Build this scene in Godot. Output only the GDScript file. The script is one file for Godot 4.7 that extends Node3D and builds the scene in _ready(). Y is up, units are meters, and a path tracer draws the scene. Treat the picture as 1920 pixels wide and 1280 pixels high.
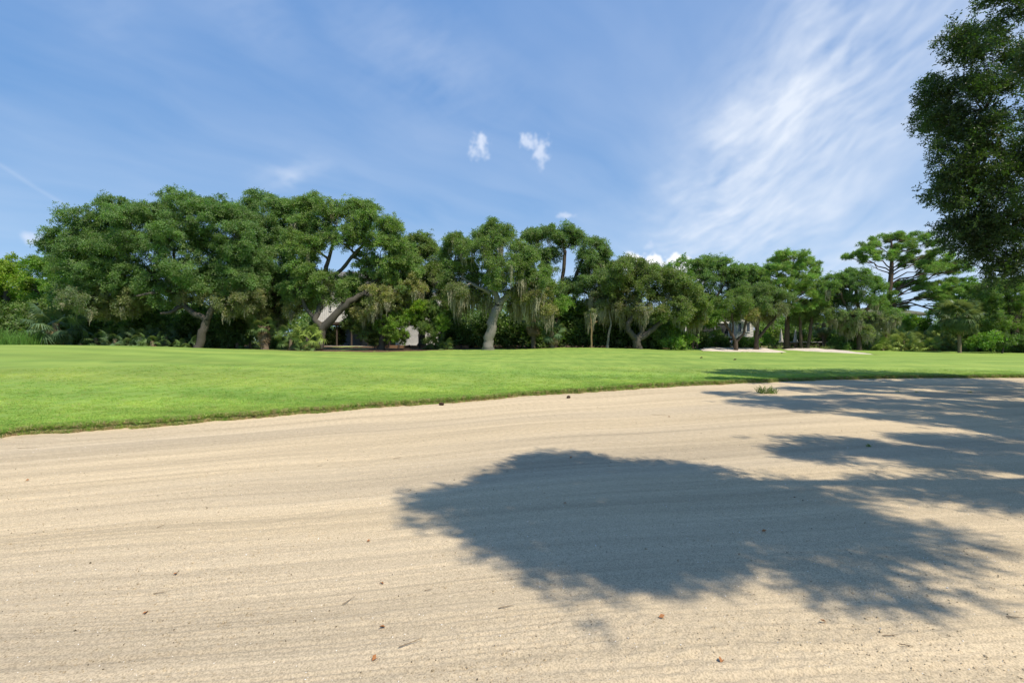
extends Node3D
# A golf bunker under live oaks, a fairway and a belt of oaks, pines and palms with houses behind. Units are metres; the viewer stands at the origin and looks along -z.

var rng := RandomNumberGenerator.new()
var nz := FastNoiseLite.new()
var M := {}
var names := {}
var sprays := {}

func _ready():
	rng.seed = 20240611
	nz.seed = 7
	nz.noise_type = FastNoiseLite.TYPE_SIMPLEX_SMOOTH
	nz.frequency = 1.0
	nz.fractal_type = FastNoiseLite.FRACTAL_NONE
	# ---------------------------------------------------------------- camera, sky, sun, exposure
	var cam := Camera3D.new()
	cam.name = "camera"
	cam.position = Vector3(0, 1.6, 0)
	cam.fov = 70.83
	cam.far = 2000.0
	cam.near = 0.05
	add_child(cam)
	cam.current = true
	var env := Environment.new()
	env.background_mode = Environment.BG_SKY
	env.tonemap_mode = Environment.TONE_MAPPER_LINEAR
	env.tonemap_exposure = 1.34
	env.sdfgi_enabled = true
	env.ssao_enabled = true
	env.ssil_enabled = true
	var sky := Sky.new()
	var pano := PanoramaSkyMaterial.new()
	pano.panorama = make_sky()
	pano.energy_multiplier = 1.0
	sky.sky_material = pano
	env.sky = sky
	var we := WorldEnvironment.new()
	we.name = "environment"
	we.environment = env
	add_child(we)
	var sun := DirectionalLight3D.new()
	sun.name = "sun"
	sun.light_energy = 1.32
	sun.light_color = Color(1.0, 0.955, 0.88)
	sun.light_angular_distance = 0.55
	sun.shadow_enabled = true
	add_child(sun)
	sun.look_at_from_position(Vector3(38.4, 81.9, 42.6), Vector3.ZERO, Vector3.UP)
	# ---------------------------------------------------------------- materials
	make_materials()
	make_sprays()
	# ---------------------------------------------------------------- ground
	make_ground()
	make_far_bunkers()
	print("ground done ", Time.get_ticks_msec())
	# ---------------------------------------------------------------- houses
	make_houses()
	# ---------------------------------------------------------------- trees
	make_near_oaks()
	print("near oaks ", Time.get_ticks_msec())
	make_tree_belt()
	print("belt ", Time.get_ticks_msec())
	make_palms()
	make_undergrowth()
	# ---------------------------------------------------------------- small things
	make_small_things()
	print("all ", Time.get_ticks_msec())

# ==================================================================== helpers
func lin(r: float, g: float, b: float) -> Color:
	return Color(r, g, b).linear_to_srgb()

func rr(a: float, b: float) -> float:
	return rng.randf_range(a, b)

func numbered(called: String) -> String:
	var n: int = names.get(called, 0)
	names[called] = n + 1
	return called if n == 0 else "%s_%03d" % [called, n]

func thing(called: String, at: Vector3, label: String, category: String, group := "") -> Node3D:
	var o := Node3D.new()
	o.name = numbered(called)
	o.position = at
	add_child(o, true)
	tag(o, label, category, group)
	return o

func tag(o: Node, label: String, category: String, group := "", kind := ""):
	if label: o.set_meta("label", label)
	if category: o.set_meta("category", category)
	if group: o.set_meta("group", group)
	if kind: o.set_meta("kind", kind)

class MB:
	var v := PackedVector3Array()
	var n := PackedVector3Array()
	var c := PackedColorArray()
	var uv := PackedVector2Array()
	var idx := PackedInt32Array()
	func tri(a: Vector3, b: Vector3, d: Vector3):
		v.append(a); v.append(b); v.append(d)
	func quad(a: Vector3, b: Vector3, d: Vector3, e: Vector3):
		tri(a, b, d); tri(a, d, e)
	func tube(pts: Array, rad: Array, sides: int):
		# smooth tapered tube through the points
		var start := v.size()
		var prev := Vector3(0.31, 0.17, 0.93)
		for i in pts.size():
			var p: Vector3 = pts[i]
			var t: Vector3 = (pts[mini(i + 1, pts.size() - 1)] - pts[maxi(i - 1, 0)])
			t = t.normalized() if t.length() > 1e-5 else Vector3.UP
			var x := prev - t * prev.dot(t)
			x = x.normalized() if x.length() > 1e-4 else t.cross(Vector3(0.3, 0.5, 0.8)).normalized()
			prev = x
			var y := t.cross(x)
			for k in sides:
				var a := TAU * k / sides
				var q := x * cos(a) + y * sin(a)
				v.append(p + q * rad[i]); n.append(q)
		for i in pts.size() - 1:
			for k in sides:
				var a := start + i * sides + k
				var b := start + i * sides + (k + 1) % sides
				idx.append_array([a, a + sides, b, b, a + sides, b + sides])
	func box(lo: Vector3, hi: Vector3):
		var p := [Vector3(lo.x, lo.y, lo.z), Vector3(hi.x, lo.y, lo.z), Vector3(hi.x, hi.y, lo.z), Vector3(lo.x, hi.y, lo.z), Vector3(lo.x, lo.y, hi.z), Vector3(hi.x, lo.y, hi.z), Vector3(hi.x, hi.y, hi.z), Vector3(lo.x, hi.y, hi.z)]
		for f in [[0, 1, 2, 3], [5, 4, 7, 6], [4, 0, 3, 7], [1, 5, 6, 2], [3, 2, 6, 7], [4, 5, 1, 0]]:
			quad(p[f[0]], p[f[1]], p[f[2]], p[f[3]])
	func mesh() -> ArrayMesh:
		var a := []
		a.resize(Mesh.ARRAY_MAX)
		a[Mesh.ARRAY_VERTEX] = v
		if n.size() == v.size() and n.size(): a[Mesh.ARRAY_NORMAL] = n
		if c.size() == v.size() and c.size(): a[Mesh.ARRAY_COLOR] = c
		if uv.size() == v.size() and uv.size(): a[Mesh.ARRAY_TEX_UV] = uv
		if idx.size(): a[Mesh.ARRAY_INDEX] = idx
		var m := ArrayMesh.new()
		m.add_surface_from_arrays(Mesh.PRIMITIVE_TRIANGLES, a)
		return m

func part(parent: Node, called: String, mesh: Mesh, mat: Material, at := Vector3.ZERO) -> MeshInstance3D:
	var o := MeshInstance3D.new()
	o.name = called
	o.mesh = mesh
	o.material_override = mat
	o.position = at
	parent.add_child(o, true)
	return o

func boxpart(parent: Node, called: String, lo: Vector3, hi: Vector3, mat: Material) -> MeshInstance3D:
	var b := MB.new()
	var c := (lo + hi) / 2
	b.box(lo - c, hi - c)
	return part(parent, called, b.mesh(), mat, c)

func cloud_of(parent: Node, called: String, mesh: Mesh, mat: Material, xf: Array, cols: Array) -> MultiMeshInstance3D:
	# xf: transforms local to the parent; cols: linear colours
	var mm := MultiMesh.new()
	mm.transform_format = MultiMesh.TRANSFORM_3D
	mm.use_colors = true
	mm.mesh = mesh
	mm.instance_count = xf.size()
	var buf := PackedFloat32Array()
	buf.resize(xf.size() * 16)
	for i in xf.size():
		var t: Transform3D = xf[i]
		var c: Color = cols[i]
		var k := i * 16
		buf[k] = t.basis.x.x; buf[k + 1] = t.basis.y.x; buf[k + 2] = t.basis.z.x; buf[k + 3] = t.origin.x
		buf[k + 4] = t.basis.x.y; buf[k + 5] = t.basis.y.y; buf[k + 6] = t.basis.z.y; buf[k + 7] = t.origin.y
		buf[k + 8] = t.basis.x.z; buf[k + 9] = t.basis.y.z; buf[k + 10] = t.basis.z.z; buf[k + 11] = t.origin.z
		buf[k + 12] = c.r; buf[k + 13] = c.g; buf[k + 14] = c.b; buf[k + 15] = 1.0
	mm.buffer = buf
	var o := MultiMeshInstance3D.new()
	o.name = called
	o.multimesh = mm
	o.material_override = mat
	parent.add_child(o, true)
	return o

func along(dir: Vector3, s: float) -> Basis:
	# y axis along dir, random roll, scaled
	var d := dir.normalized()
	var x := d.cross(Vector3(rr(-1, 1), rr(-1, 1), rr(-1, 1)))
	x = x.normalized() if x.length() > 1e-3 else Vector3.RIGHT
	return Basis(x * s, d * s, x.cross(d) * s)

func unit() -> Vector3:
	var y := rr(-1, 1)
	var a := rr(0, TAU)
	var r := sqrt(1 - y * y)
	return Vector3(r * cos(a), y, r * sin(a))

# ==================================================================== sky
func stroke(az: float, el: float, s: Array) -> float:
	# soft brush stroke in the sky: [az1, el1, az2, el2, half width in degrees, strength]
	var a := Vector2(s[0], s[1])
	var b := Vector2(s[2], s[3])
	var p := Vector2(az, el)
	var t := clampf((p - a).dot(b - a) / (b - a).length_squared(), 0, 1)
	var d: float = (p - a - (b - a) * t).length() / s[4]
	return s[5] * exp(-d * d) * (0.35 + 0.65 * sin(PI * clampf(t * 0.9 + 0.08, 0, 1)))

func make_sky() -> ImageTexture:
	var w := 2560
	var h := 1280
	var img := Image.create(w, h, false, Image.FORMAT_RGBF)
	var fine := FastNoiseLite.new()
	fine.seed = 3
	fine.frequency = 1.0
	fine.fractal_octaves = 5
	fine.fractal_gain = 0.55
	var warp := FastNoiseLite.new()
	warp.seed = 11
	warp.frequency = 1.0
	warp.fractal_octaves = 3
	# sheets of high cirrus; wind-drawn streaks in between (azimuth and elevation in degrees, azimuth 0 is -z)
	var cirrus := [[16, 11, 27, 13, 2.6, 0.5], [19, 9.5, 36, 14, 2.2, 0.55], [17, 15, 30, 17, 3.2, 0.55], [22, 18, 33, 24, 4.2, 0.45], [27, 20, 38, 27, 4.8, 0.5], [28, 27, 36, 30, 4.5, 0.42], [31, 15, 42, 22, 3.5, 0.45], [30, 8, 45, 9, 2.2, 0.5], [21, 7, 34, 10, 1.8, 0.4], [36, 30, 52, 24, 6, 0.4], [38, 6, 60, 8, 4, 0.5], [60, 20, 90, 30, 9, 0.3], [-28, 17, -20, 18.5, 1.0, 0.3], [-22, 14, -16, 15.5, 1.2, 0.25], [-25, 17.2, -23.5, 17, 0.6, 0.3], [2, 12.5, 8, 14.2, 1.4, 0.2], [-120, 25, -60, 40, 12, 0.2], [110, 30, 170, 22, 10, 0.3], [-170, 20, -130, 26, 8, 0.25], [-33, 33, -25, 29, 3, 0.18], [-16, 31, -2, 28, 5, 0.18], [-44, 29, -36, 27, 2.5, 0.14]]
	# small cumulus puffs: azimuth, elevation, radius across, radius up, strength
	var puffs := [[-3.7, 22.1, 1.5, 1.7, 0.85], [2.0, 22.6, 1.6, 1.0, 0.75], [3.4, 21.6, 1.1, 1.9, 0.75], [14.2, 9.0, 3.0, 1.25, 1.3], [16.4, 9.0, 1.2, 1.0, 1.2], [19.2, 8.8, 1.6, 1.3, 1.25], [21.2, 7.8, 1.5, 1.3, 1.1], [11.5, 7.8, 2.6, 1.4, 1.1], [-44.6, 8.6, 1.3, 0.8, 0.7], [15.9, 10.8, 0.7, 0.55, 0.35], [6.6, 14.6, 1.3, 0.45, 0.6], [-95, 12, 6, 2.2, 1.0], [140, 11, 8, 2.5, 1.0], [-150, 10, 6, 2, 0.9]]
	for j in h:
		var el := 90.0 - (j + 0.5) / h * 180.0
		if el < -1.0:
			for i in w: img.set_pixel(i, j, Color(0.22, 0.2, 0.13))
			continue
		var se := sin(deg_to_rad(maxf(el, 0.0)))
		var ce := cos(deg_to_rad(el))
		# clear air: deep blue above, paler to the horizon
		var k := pow(1.0 - se, 3.2)
		var clear := Color(0.046, 0.18, 0.465).lerp(Color(0.36, 0.55, 0.755), k)
		for i in w:
			var az := fposmod((i + 0.5) / w * 360.0 + 180.0, 360.0) - 180.0
			var dx := sin(deg_to_rad(az)) * ce
			var dz := cos(deg_to_rad(az)) * ce
			# where the sight line meets a cloud deck
			var u := dx / (se + 0.12)
			var q := dz / (se + 0.12)
			var wx := warp.get_noise_2d(u * 0.7, q * 0.7)
			var a := u * 0.64 + q * 0.77
			var b := u * 0.77 - q * 0.64
			var f1 := fine.get_noise_2d(a * 0.7 + wx * 0.2, b * 2.2 + wx * 0.35)
			var veil := clampf(0.15 + wx * 0.14 + f1 * 0.18, 0.0, 1.0) * 0.55
			var haze := 0.16 * exp(-pow((az - 42.0) / 40.0, 2.0))
			var c := veil + haze
			if az > -50.0 and az < 100.0 or el > 15.0:
				var wa := az + wx * 2.0 + f1 * 1.0
				var we := el + fine.get_noise_2d(u * 1.7 + 9.0, q * 1.7) * 2.2
				var str := 0.0
				for s in cirrus:
					if absf(wa - (s[0] + s[2]) * 0.5) < absf(s[2] - s[0]) * 0.5 + s[4] * 2.2 and absf(we - (s[1] + s[3]) * 0.5) < absf(s[3] - s[1]) * 0.5 + s[4] * 2.2:
						str += stroke(wa, we, s)
				if str > 0.004:
					var al := az * 0.88 + el * 0.47
					var ac := el * 0.88 - az * 0.47
					var w2 := warp.get_noise_2d(az * 0.035, el * 0.035) * 2.4
					var f2 := fine.get_noise_2d(al * 0.045 + w2 * 0.1, (ac + w2) * 0.10)
					var f3 := fine.get_noise_2d(al * 0.10 + 50.0, (ac + w2 * 1.3) * 0.36)
					var f4 := fine.get_noise_2d(al * 0.3 + 90.0, (ac + w2 * 1.3) * 0.9)
					c += 0.74 * minf(str, 1.0) * clampf(0.60 + f2 * 0.62 + f3 * 0.42 + f4 * 0.30, 0.08, 1.15)
			# a thin old contrail
			if az > -52.0 and az < -39.0:
				var e0 := 14.2 - (az + 47.0) * 0.62
				var d := (el - e0 - f1 * 0.15) / 0.16
				if absf(d) < 3.0: c += 0.13 * exp(-d * d) * clampf((-39.5 - az) / 4.0, 0, 1)
			c = clampf(c, 0, 0.92)
			var col := clear.lerp(Color(0.64, 0.69, 0.77), c)
			for p in puffs:
				var ddx: float = (az - p[0]) / p[2]
				var ddy: float = (el - p[1]) / p[3]
				if absf(ddx) < 2.2 and absf(ddy) < 2.2:
					var g := 1.0 - sqrt(ddx * ddx + ddy * ddy) + 0.75 * fine.get_noise_2d(az * 0.55 + p[0], el * 0.55) + 0.25 * fine.get_noise_2d(az * 1.9, el * 1.9 + p[1])
					var t := clampf(g * (1.8 if p[4] >= 0.9 else 1.15), 0, 1)
					t = t * t * (3 - 2 * t) * minf(p[4], 1.0)
					var lit := Color(0.83, 0.84, 0.86) if p[4] >= 0.9 else Color(0.58, 0.64, 0.76)
					col = col.lerp(lit, t)
			img.set_pixel(i, j, col)
	return ImageTexture.create_from_image(img)

# ==================================================================== materials
func noise_image(size: int, freq: float, oct: int, sd: int, kind := FastNoiseLite.TYPE_SIMPLEX_SMOOTH) -> Image:
	var f := FastNoiseLite.new()
	f.seed = sd
	f.frequency = freq
	f.noise_type = kind
	f.fractal_octaves = oct
	return f.get_seamless_image(size, size)

func tone_texture(size: int, a: Color, b: Color, freq: float, oct: int, sd: int, spread := 1.0) -> ImageTexture:
	# colours between a and b (linear) by noise
	var src := noise_image(size, freq, oct, sd)
	var img := Image.create(size, size, true, Image.FORMAT_RGB8)
	for y in size:
		for x in size:
			var t := clampf((src.get_pixel(x, y).r - 0.5) * spread + 0.5, 0, 1)
			img.set_pixel(x, y, a.lerp(b, t).linear_to_srgb())
	img.generate_mipmaps()
	return ImageTexture.create_from_image(img)

func mat(c: Color, rough := 0.85, spec := 0.4) -> StandardMaterial3D:
	var m := StandardMaterial3D.new()
	m.albedo_color = c
	m.roughness = rough
	m.metallic_specular = spec
	return m

func leaf_mat(back: Color, rough := 0.55, spec := 0.35) -> StandardMaterial3D:
	var m := mat(Color.WHITE, rough, spec)
	m.vertex_color_use_as_albedo = true
	m.cull_mode = BaseMaterial3D.CULL_DISABLED
	m.backlight_enabled = true
	m.backlight = back
	return m

func tri_tex(m: StandardMaterial3D, tex: Texture2D, scale: float, bump := 0.0):
	m.albedo_texture = tex
	m.uv1_triplanar = true
	m.uv1_world_triplanar = true
	m.uv1_scale = Vector3(scale, scale, scale)
	if bump > 0.0:
		m.heightmap_enabled = true
		m.heightmap_scale = bump
		m.heightmap_texture = tex

func make_materials():
	# sand: pale quartz grains with darker and white ones
	var g1 := noise_image(1024, 0.35, 1, 21, FastNoiseLite.TYPE_VALUE)
	var g2 := noise_image(1024, 0.13, 3, 22)
	var img := Image.create(1024, 1024, true, Image.FORMAT_RGB8)
	var hgt := Image.create(1024, 1024, true, Image.FORMAT_RGB8)
	for y in 1024:
		for x in 1024:
			var a := g1.get_pixel(x, y).r
			var b := g2.get_pixel(x, y).r
			var t := 0.94 + (a - 0.5) * 0.26 + (b - 0.5) * 0.14
			var c := Color(t, t, t)
			var s := rng.randf()
			if s < 0.0035: c = Color(0.45, 0.42, 0.38)
			elif s < 0.0055: c = Color(1.0, 1.0, 1.0)
			elif s < 0.010: c = Color(t * 0.8, t * 0.74, t * 0.66)
			img.set_pixel(x, y, c)
			var hh := clampf(0.35 * a + 0.65 * b, 0, 1)
			hgt.set_pixel(x, y, Color(hh, hh, hh))
	img.generate_mipmaps()
	var sand := mat(Color.WHITE, 0.95, 0.25)
	sand.vertex_color_use_as_albedo = true
	sand.albedo_texture = ImageTexture.create_from_image(img)
	sand.heightmap_enabled = true
	sand.heightmap_texture = ImageTexture.create_from_image(hgt)
	sand.heightmap_scale = 0.28
	M.sand = sand
	# lawn: fine blade-scale mottling over the tone of the turf
	var lawn := mat(Color.WHITE, 0.8, 0.3)
	lawn.vertex_color_use_as_albedo = true
	lawn.albedo_texture = tone_texture(1024, Color(0.68, 0.72, 0.6), Color(1.05, 1.0, 1.0), 0.16, 3, 31, 1.4)
	lawn.heightmap_enabled = true
	lawn.heightmap_texture = lawn.albedo_texture
	lawn.heightmap_scale = 1.6
	M.lawn = lawn
	var litter := mat(Color.WHITE, 0.95, 0.2)
	tri_tex(litter, tone_texture(512, Color(0.05, 0.032, 0.02), Color(0.2, 0.13, 0.08), 0.07, 4, 41, 1.6), 0.4)
	M.litter = litter
	# barks
	var bark_t := noise_bark()
	for b in [["oak_bark", Color(0.145, 0.135, 0.118)], ["pale_bark", Color(0.33, 0.32, 0.295)], ["dark_bark", Color(0.15, 0.12, 0.095)], ["pine_bark", Color(0.17, 0.125, 0.10)], ["palm_bark", Color(0.32, 0.26, 0.19)], ["dead_wood", Color(0.35, 0.27, 0.15)]]:
		var m := mat(b[1].linear_to_srgb(), 0.95, 0.2)
		tri_tex(m, bark_t, 0.9)
		M[b[0]] = m
	M.leaf = leaf_mat(Color(0.88, 1.0, 0.5), 0.45, 0.45)
	M.near_leaf = leaf_mat(Color(0.85, 1.0, 0.45), 0.4, 0.5)
	M.needle = leaf_mat(Color(0.6, 0.7, 0.35), 0.5, 0.35)
	M.moss = leaf_mat(Color(0.5, 0.5, 0.4), 0.95, 0.1)
	M.frond = leaf_mat(Color(0.45, 0.5, 0.25), 0.42, 0.45)
	M.blade = leaf_mat(Color(0.6, 0.65, 0.3), 0.6, 0.3)
	M.speck = mat(Color.WHITE, 0.9, 0.2)
	M.speck.vertex_color_use_as_albedo = true
	# built things
	var paint_t := tone_texture(256, Color(0.86, 0.85, 0.83), Color(1, 1, 1), 0.03, 4, 51, 1.3)
	M.white_siding = mat(lin(0.74, 0.74, 0.73), 0.7)
	tri_tex(M.white_siding, paint_t, 0.5)
	M.white_trim = mat(lin(0.72, 0.72, 0.70), 0.6)
	M.grey_siding = mat(lin(0.42, 0.42, 0.42), 0.75)
	tri_tex(M.grey_siding, paint_t, 0.5)
	M.screen = mat(lin(0.08, 0.085, 0.09), 0.9, 0.2)
	M.screen.transparency = BaseMaterial3D.TRANSPARENCY_ALPHA
	M.screen.albedo_color.a = 0.72
	M.glass = mat(lin(0.05, 0.06, 0.07), 0.08, 0.6)
	M.roof_grey = mat(lin(0.17, 0.165, 0.155), 0.9, 0.2)
	tri_tex(M.roof_grey, paint_t, 1.3)
	M.roof_olive = mat(lin(0.12, 0.125, 0.085), 0.9, 0.2)
	M.roof_blue = mat(lin(0.22, 0.26, 0.33), 0.6, 0.4)
	M.dark_wood = mat(lin(0.085, 0.068, 0.055), 0.9, 0.2)
	M.timber = mat(lin(0.24, 0.15, 0.095), 0.9, 0.2)
	tri_tex(M.timber, paint_t, 1.0)
	M.tan_wood = mat(lin(0.36, 0.24, 0.13), 0.8, 0.3)
	M.concrete = mat(lin(0.52, 0.48, 0.42), 0.9, 0.2)
	tri_tex(M.concrete, paint_t, 0.7)
	M.canvas = mat(lin(0.62, 0.60, 0.55), 0.9, 0.1)
	M.umbrella_pole = mat(lin(0.3, 0.25, 0.2), 0.6, 0.3)
	M.brick = mat(lin(0.2, 0.11, 0.08), 0.9, 0.2)
	M.wire = mat(lin(0.3, 0.3, 0.3), 0.6, 0.4)
	M.dead_leaf = mat(lin(0.33, 0.15, 0.06), 0.7, 0.3)
	M.cone = mat(lin(0.06, 0.04, 0.03), 0.9, 0.2)
	M.twig = mat(lin(0.2, 0.15, 0.1), 0.9, 0.2)

func noise_bark() -> ImageTexture:
	var src := noise_image(512, 0.03, 4, 61)
	var fine := noise_image(512, 0.12, 2, 62)
	var img := Image.create(512, 512, true, Image.FORMAT_RGB8)
	for y in 512:
		for x in 512:
			# furrows run up and down
			var r := absf(src.get_pixel((x * 2) % 512, (y / 3 + x) % 512).r - 0.5) * 2.0
			var t := clampf(0.5 + 0.5 * r + (fine.get_pixel(x, y).r - 0.5) * 0.6, 0.25, 1.15)
			img.set_pixel(x, y, Color(t, t * 0.98, t * 0.95).linear_to_srgb())
	img.generate_mipmaps()
	return ImageTexture.create_from_image(img)

# ==================================================================== leaf sprays
func leaf(b: MB, at: Vector3, dir: Vector3, up: Vector3, l: float, w: float, tip := 0.5):
	var side := dir.cross(up).normalized() * w * 0.5
	var m := at + dir * l * tip
	var fold := up * w * 0.18
	b.tri(at, m + side + fold, at + dir * l)
	b.tri(at, at + dir * l, m - side + fold)
	var k := rr(0.6, 1.4)
	var col := Color(k * rr(0.9, 1.12), k, k * rr(0.85, 1.1))
	while b.c.size() < b.v.size(): b.c.append(col)

func make_sprays():
	# leafy oak spray for the tree belt, 0.3 m across
	for k in 3:
		var b := MB.new()
		for i in 30:
			var p := unit() * rr(0.03, 0.30)
			p.y = absf(p.y) * 0.75 - 0.03
			var d := (p.normalized() * 0.8 + unit() * 0.7 + Vector3(0, 0.15, 0)).normalized()
			var up := (Vector3.UP * 0.7 + unit() * 0.8).normalized()
			leaf(b, p, d, up, rr(0.09, 0.15), rr(0.045, 0.075))
		sprays["oak%d" % k] = b.mesh()
	# closer oak sprig: a twig with small leaves
	for k in 2:
		var b := MB.new()
		for s in [[Vector3(0, 0, 0), Vector3(0.02, 0.34, 0.0)], [Vector3(0, 0.08, 0), Vector3(0.15, 0.26, 0.04)], [Vector3(0, 0.14, 0), Vector3(-0.13, 0.30, -0.05)], [Vector3(0.01, 0.1, 0), Vector3(-0.05, 0.24, 0.14)]]:
			var a: Vector3 = s[0]
			var e: Vector3 = s[1] + unit() * 0.03
			var ax := (e - a).normalized()
			var sd := ax.cross(Vector3(0.2, 0.3, 0.9)).normalized() * 0.004
			b.tri(a - sd, a + sd, e)
			var sd2 := ax.cross(sd)
			b.tri(a - sd2, a + sd2, e)
			for i in 10:
				var t := 0.25 + 0.75 * (i + rr(0, 0.8)) / 10.0
				var d := (ax * 0.7 + unit()).normalized()
				leaf(b, a.lerp(e, minf(t, 1.0)), d, (Vector3.UP * 0.5 + unit()).normalized(), rr(0.045, 0.075), rr(0.02, 0.032))
		sprays["sprig%d" % k] = b.mesh()
	# pine tuft: a brush of needles
	var pt := MB.new()
	for i in 34:
		var d := (unit() + Vector3(0, 0.75, 0)).normalized()
		var at := d * rr(0.0, 0.06)
		var sd := d.cross(unit()).normalized() * 0.011
		pt.tri(at - sd, at + sd, at + d * rr(0.2, 0.34))
	sprays.pine = pt.mesh()
	# broad-leaved shrub spray
	var sh := MB.new()
	for i in 22:
		var p := unit() * rr(0.03, 0.26)
		p.y = absf(p.y) * 0.9
		var d := (p.normalized() + unit() * 0.6 + Vector3(0, 0.2, 0)).normalized()
		leaf(sh, p, d, (Vector3.UP + unit() * 0.7).normalized(), rr(0.12, 0.2), rr(0.06, 0.1))
	sprays.shrub = sh.mesh()
	# cedar spray: fine upswept fingers
	var ce := MB.new()
	for i in 30:
		var d := (unit() * 0.8 + Vector3(0, 0.8, 0)).normalized()
		var at := unit() * rr(0.02, 0.2)
		leaf(ce, at, d, unit(), rr(0.12, 0.24), rr(0.035, 0.055), 0.4)
	sprays.cedar = ce.mesh()
	# hanging moss: tangled tapering skeins of thin ribbons, up to 1 m long
	for k in 2:
		var b := MB.new()
		for i in 22:
			var skein := i % 4
			var x := Vector3([-0.1, 0.03, 0.12, -0.02][skein], 0, [0.05, -0.1, 0.04, 0.1][skein]) + unit() * 0.07
			var l: float = [1.0, 0.6, 0.78, 0.42][skein] * rr(0.55, 1.0)
			var w := rr(0.010, 0.026)
			var ang := rr(0, TAU)
			var p := x
			for s in 6:
				var f := (s + 1) / 6.0
				var nx := x * (1.0 - 0.45 * f) + Vector3(rr(-0.05, 0.05), -l * f, rr(-0.05, 0.05)) * Vector3(1.0 - 0.4 * f, 1, 1.0 - 0.4 * f)
				var sd := Vector3(cos(ang), 0.3 * sin(ang * 3.0), sin(ang)) * w * (1.1 - s / 6.5)
				var sd2 := Vector3(cos(ang + 0.7), 0.3 * sin(ang * 3.0 + 2.0), sin(ang + 0.7)) * w * (1.1 - (s + 1) / 6.5)
				b.quad(p - sd, p + sd, nx + sd2, nx - sd2)
				p = nx
				ang += 0.7
		sprays["moss%d" % k] = b.mesh()
	# fan-palm frond: leaf stalk along +y, folded blade segments, drooping tips; colours stay plain
	for k in 2:
		var b := MB.new()
		var stalk := 0.75
		var arch := 0.18
		var prev := Vector3.ZERO
		for s in 4:
			var t := (s + 1) / 4.0
			var p := Vector3(0, stalk * t, -arch * t * t)
			var wd := Vector3(0.014, 0, 0)
			b.quad(prev - wd, prev + wd, p + wd, p - wd)
			prev = p
		var hub := prev
		var nseg := 24
		for i in nseg:
			var a := lerpf(-2.35, 2.35, i / (nseg - 1.0)) + rr(-0.04, 0.04)
			var d := Vector3(sin(a), cos(a), -0.25 - 0.15 * absf(sin(a))).normalized()
			var l := rr(0.58, 0.72) * (1.0 - 0.18 * absf(a) / 2.35)
			var sd := Vector3(cos(a), -sin(a), 0) * 0.03
			var mid := hub + d * l * 0.55 + Vector3(0, 0, -0.02)
			var tip := hub + d * l + Vector3(0, -0.10 - 0.05 * k, -0.14 - 0.1 * k)
			b.quad(hub - sd * 0.2, hub + sd * 0.2, mid + sd + Vector3(0, 0, 0.012), mid - sd)
			b.tri(mid - sd, mid + sd + Vector3(0, 0, 0.012), tip)
		sprays["frond%d" % k] = b.mesh()
	# grass tufts
	var gt := MB.new()
	for i in 9:
		var x := Vector3(rr(-0.03, 0.03), 0, rr(-0.03, 0.03))
		var d := (Vector3.UP + unit() * 0.55).normalized()
		var sd := Vector3(rr(-1, 1), 0, rr(-1, 1)).normalized() * 0.0026
		var l := rr(0.015, 0.032)
		var m := x + d * l * 0.6
		b_blade(gt, x, m, x + d * l + Vector3(d.x, -0.15, d.z) * 0.008, sd)
	sprays.turf = gt.mesh()
	var lt := MB.new()
	for i in 12:
		var x := Vector3(rr(-0.04, 0.04), 0, rr(-0.04, 0.04))
		var d := (Vector3.UP * 0.8 + unit() * 0.7).normalized()
		d.y = absf(d.y)
		var sd := Vector3(rr(-1, 1), 0, rr(-1, 1)).normalized() * 0.0032
		var l := rr(0.05, 0.10)
		b_blade(lt, x, x + d * l * 0.6, x + d * l + Vector3(d.x, -0.3, d.z) * l * 0.35, sd)
	sprays.tuft = lt.mesh()

func b_blade(b: MB, a: Vector3, m: Vector3, e: Vector3, sd: Vector3):
	b.quad(a - sd, a + sd, m + sd * 0.8, m - sd * 0.8)
	b.tri(m - sd * 0.8, m + sd * 0.8, e)

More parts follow.
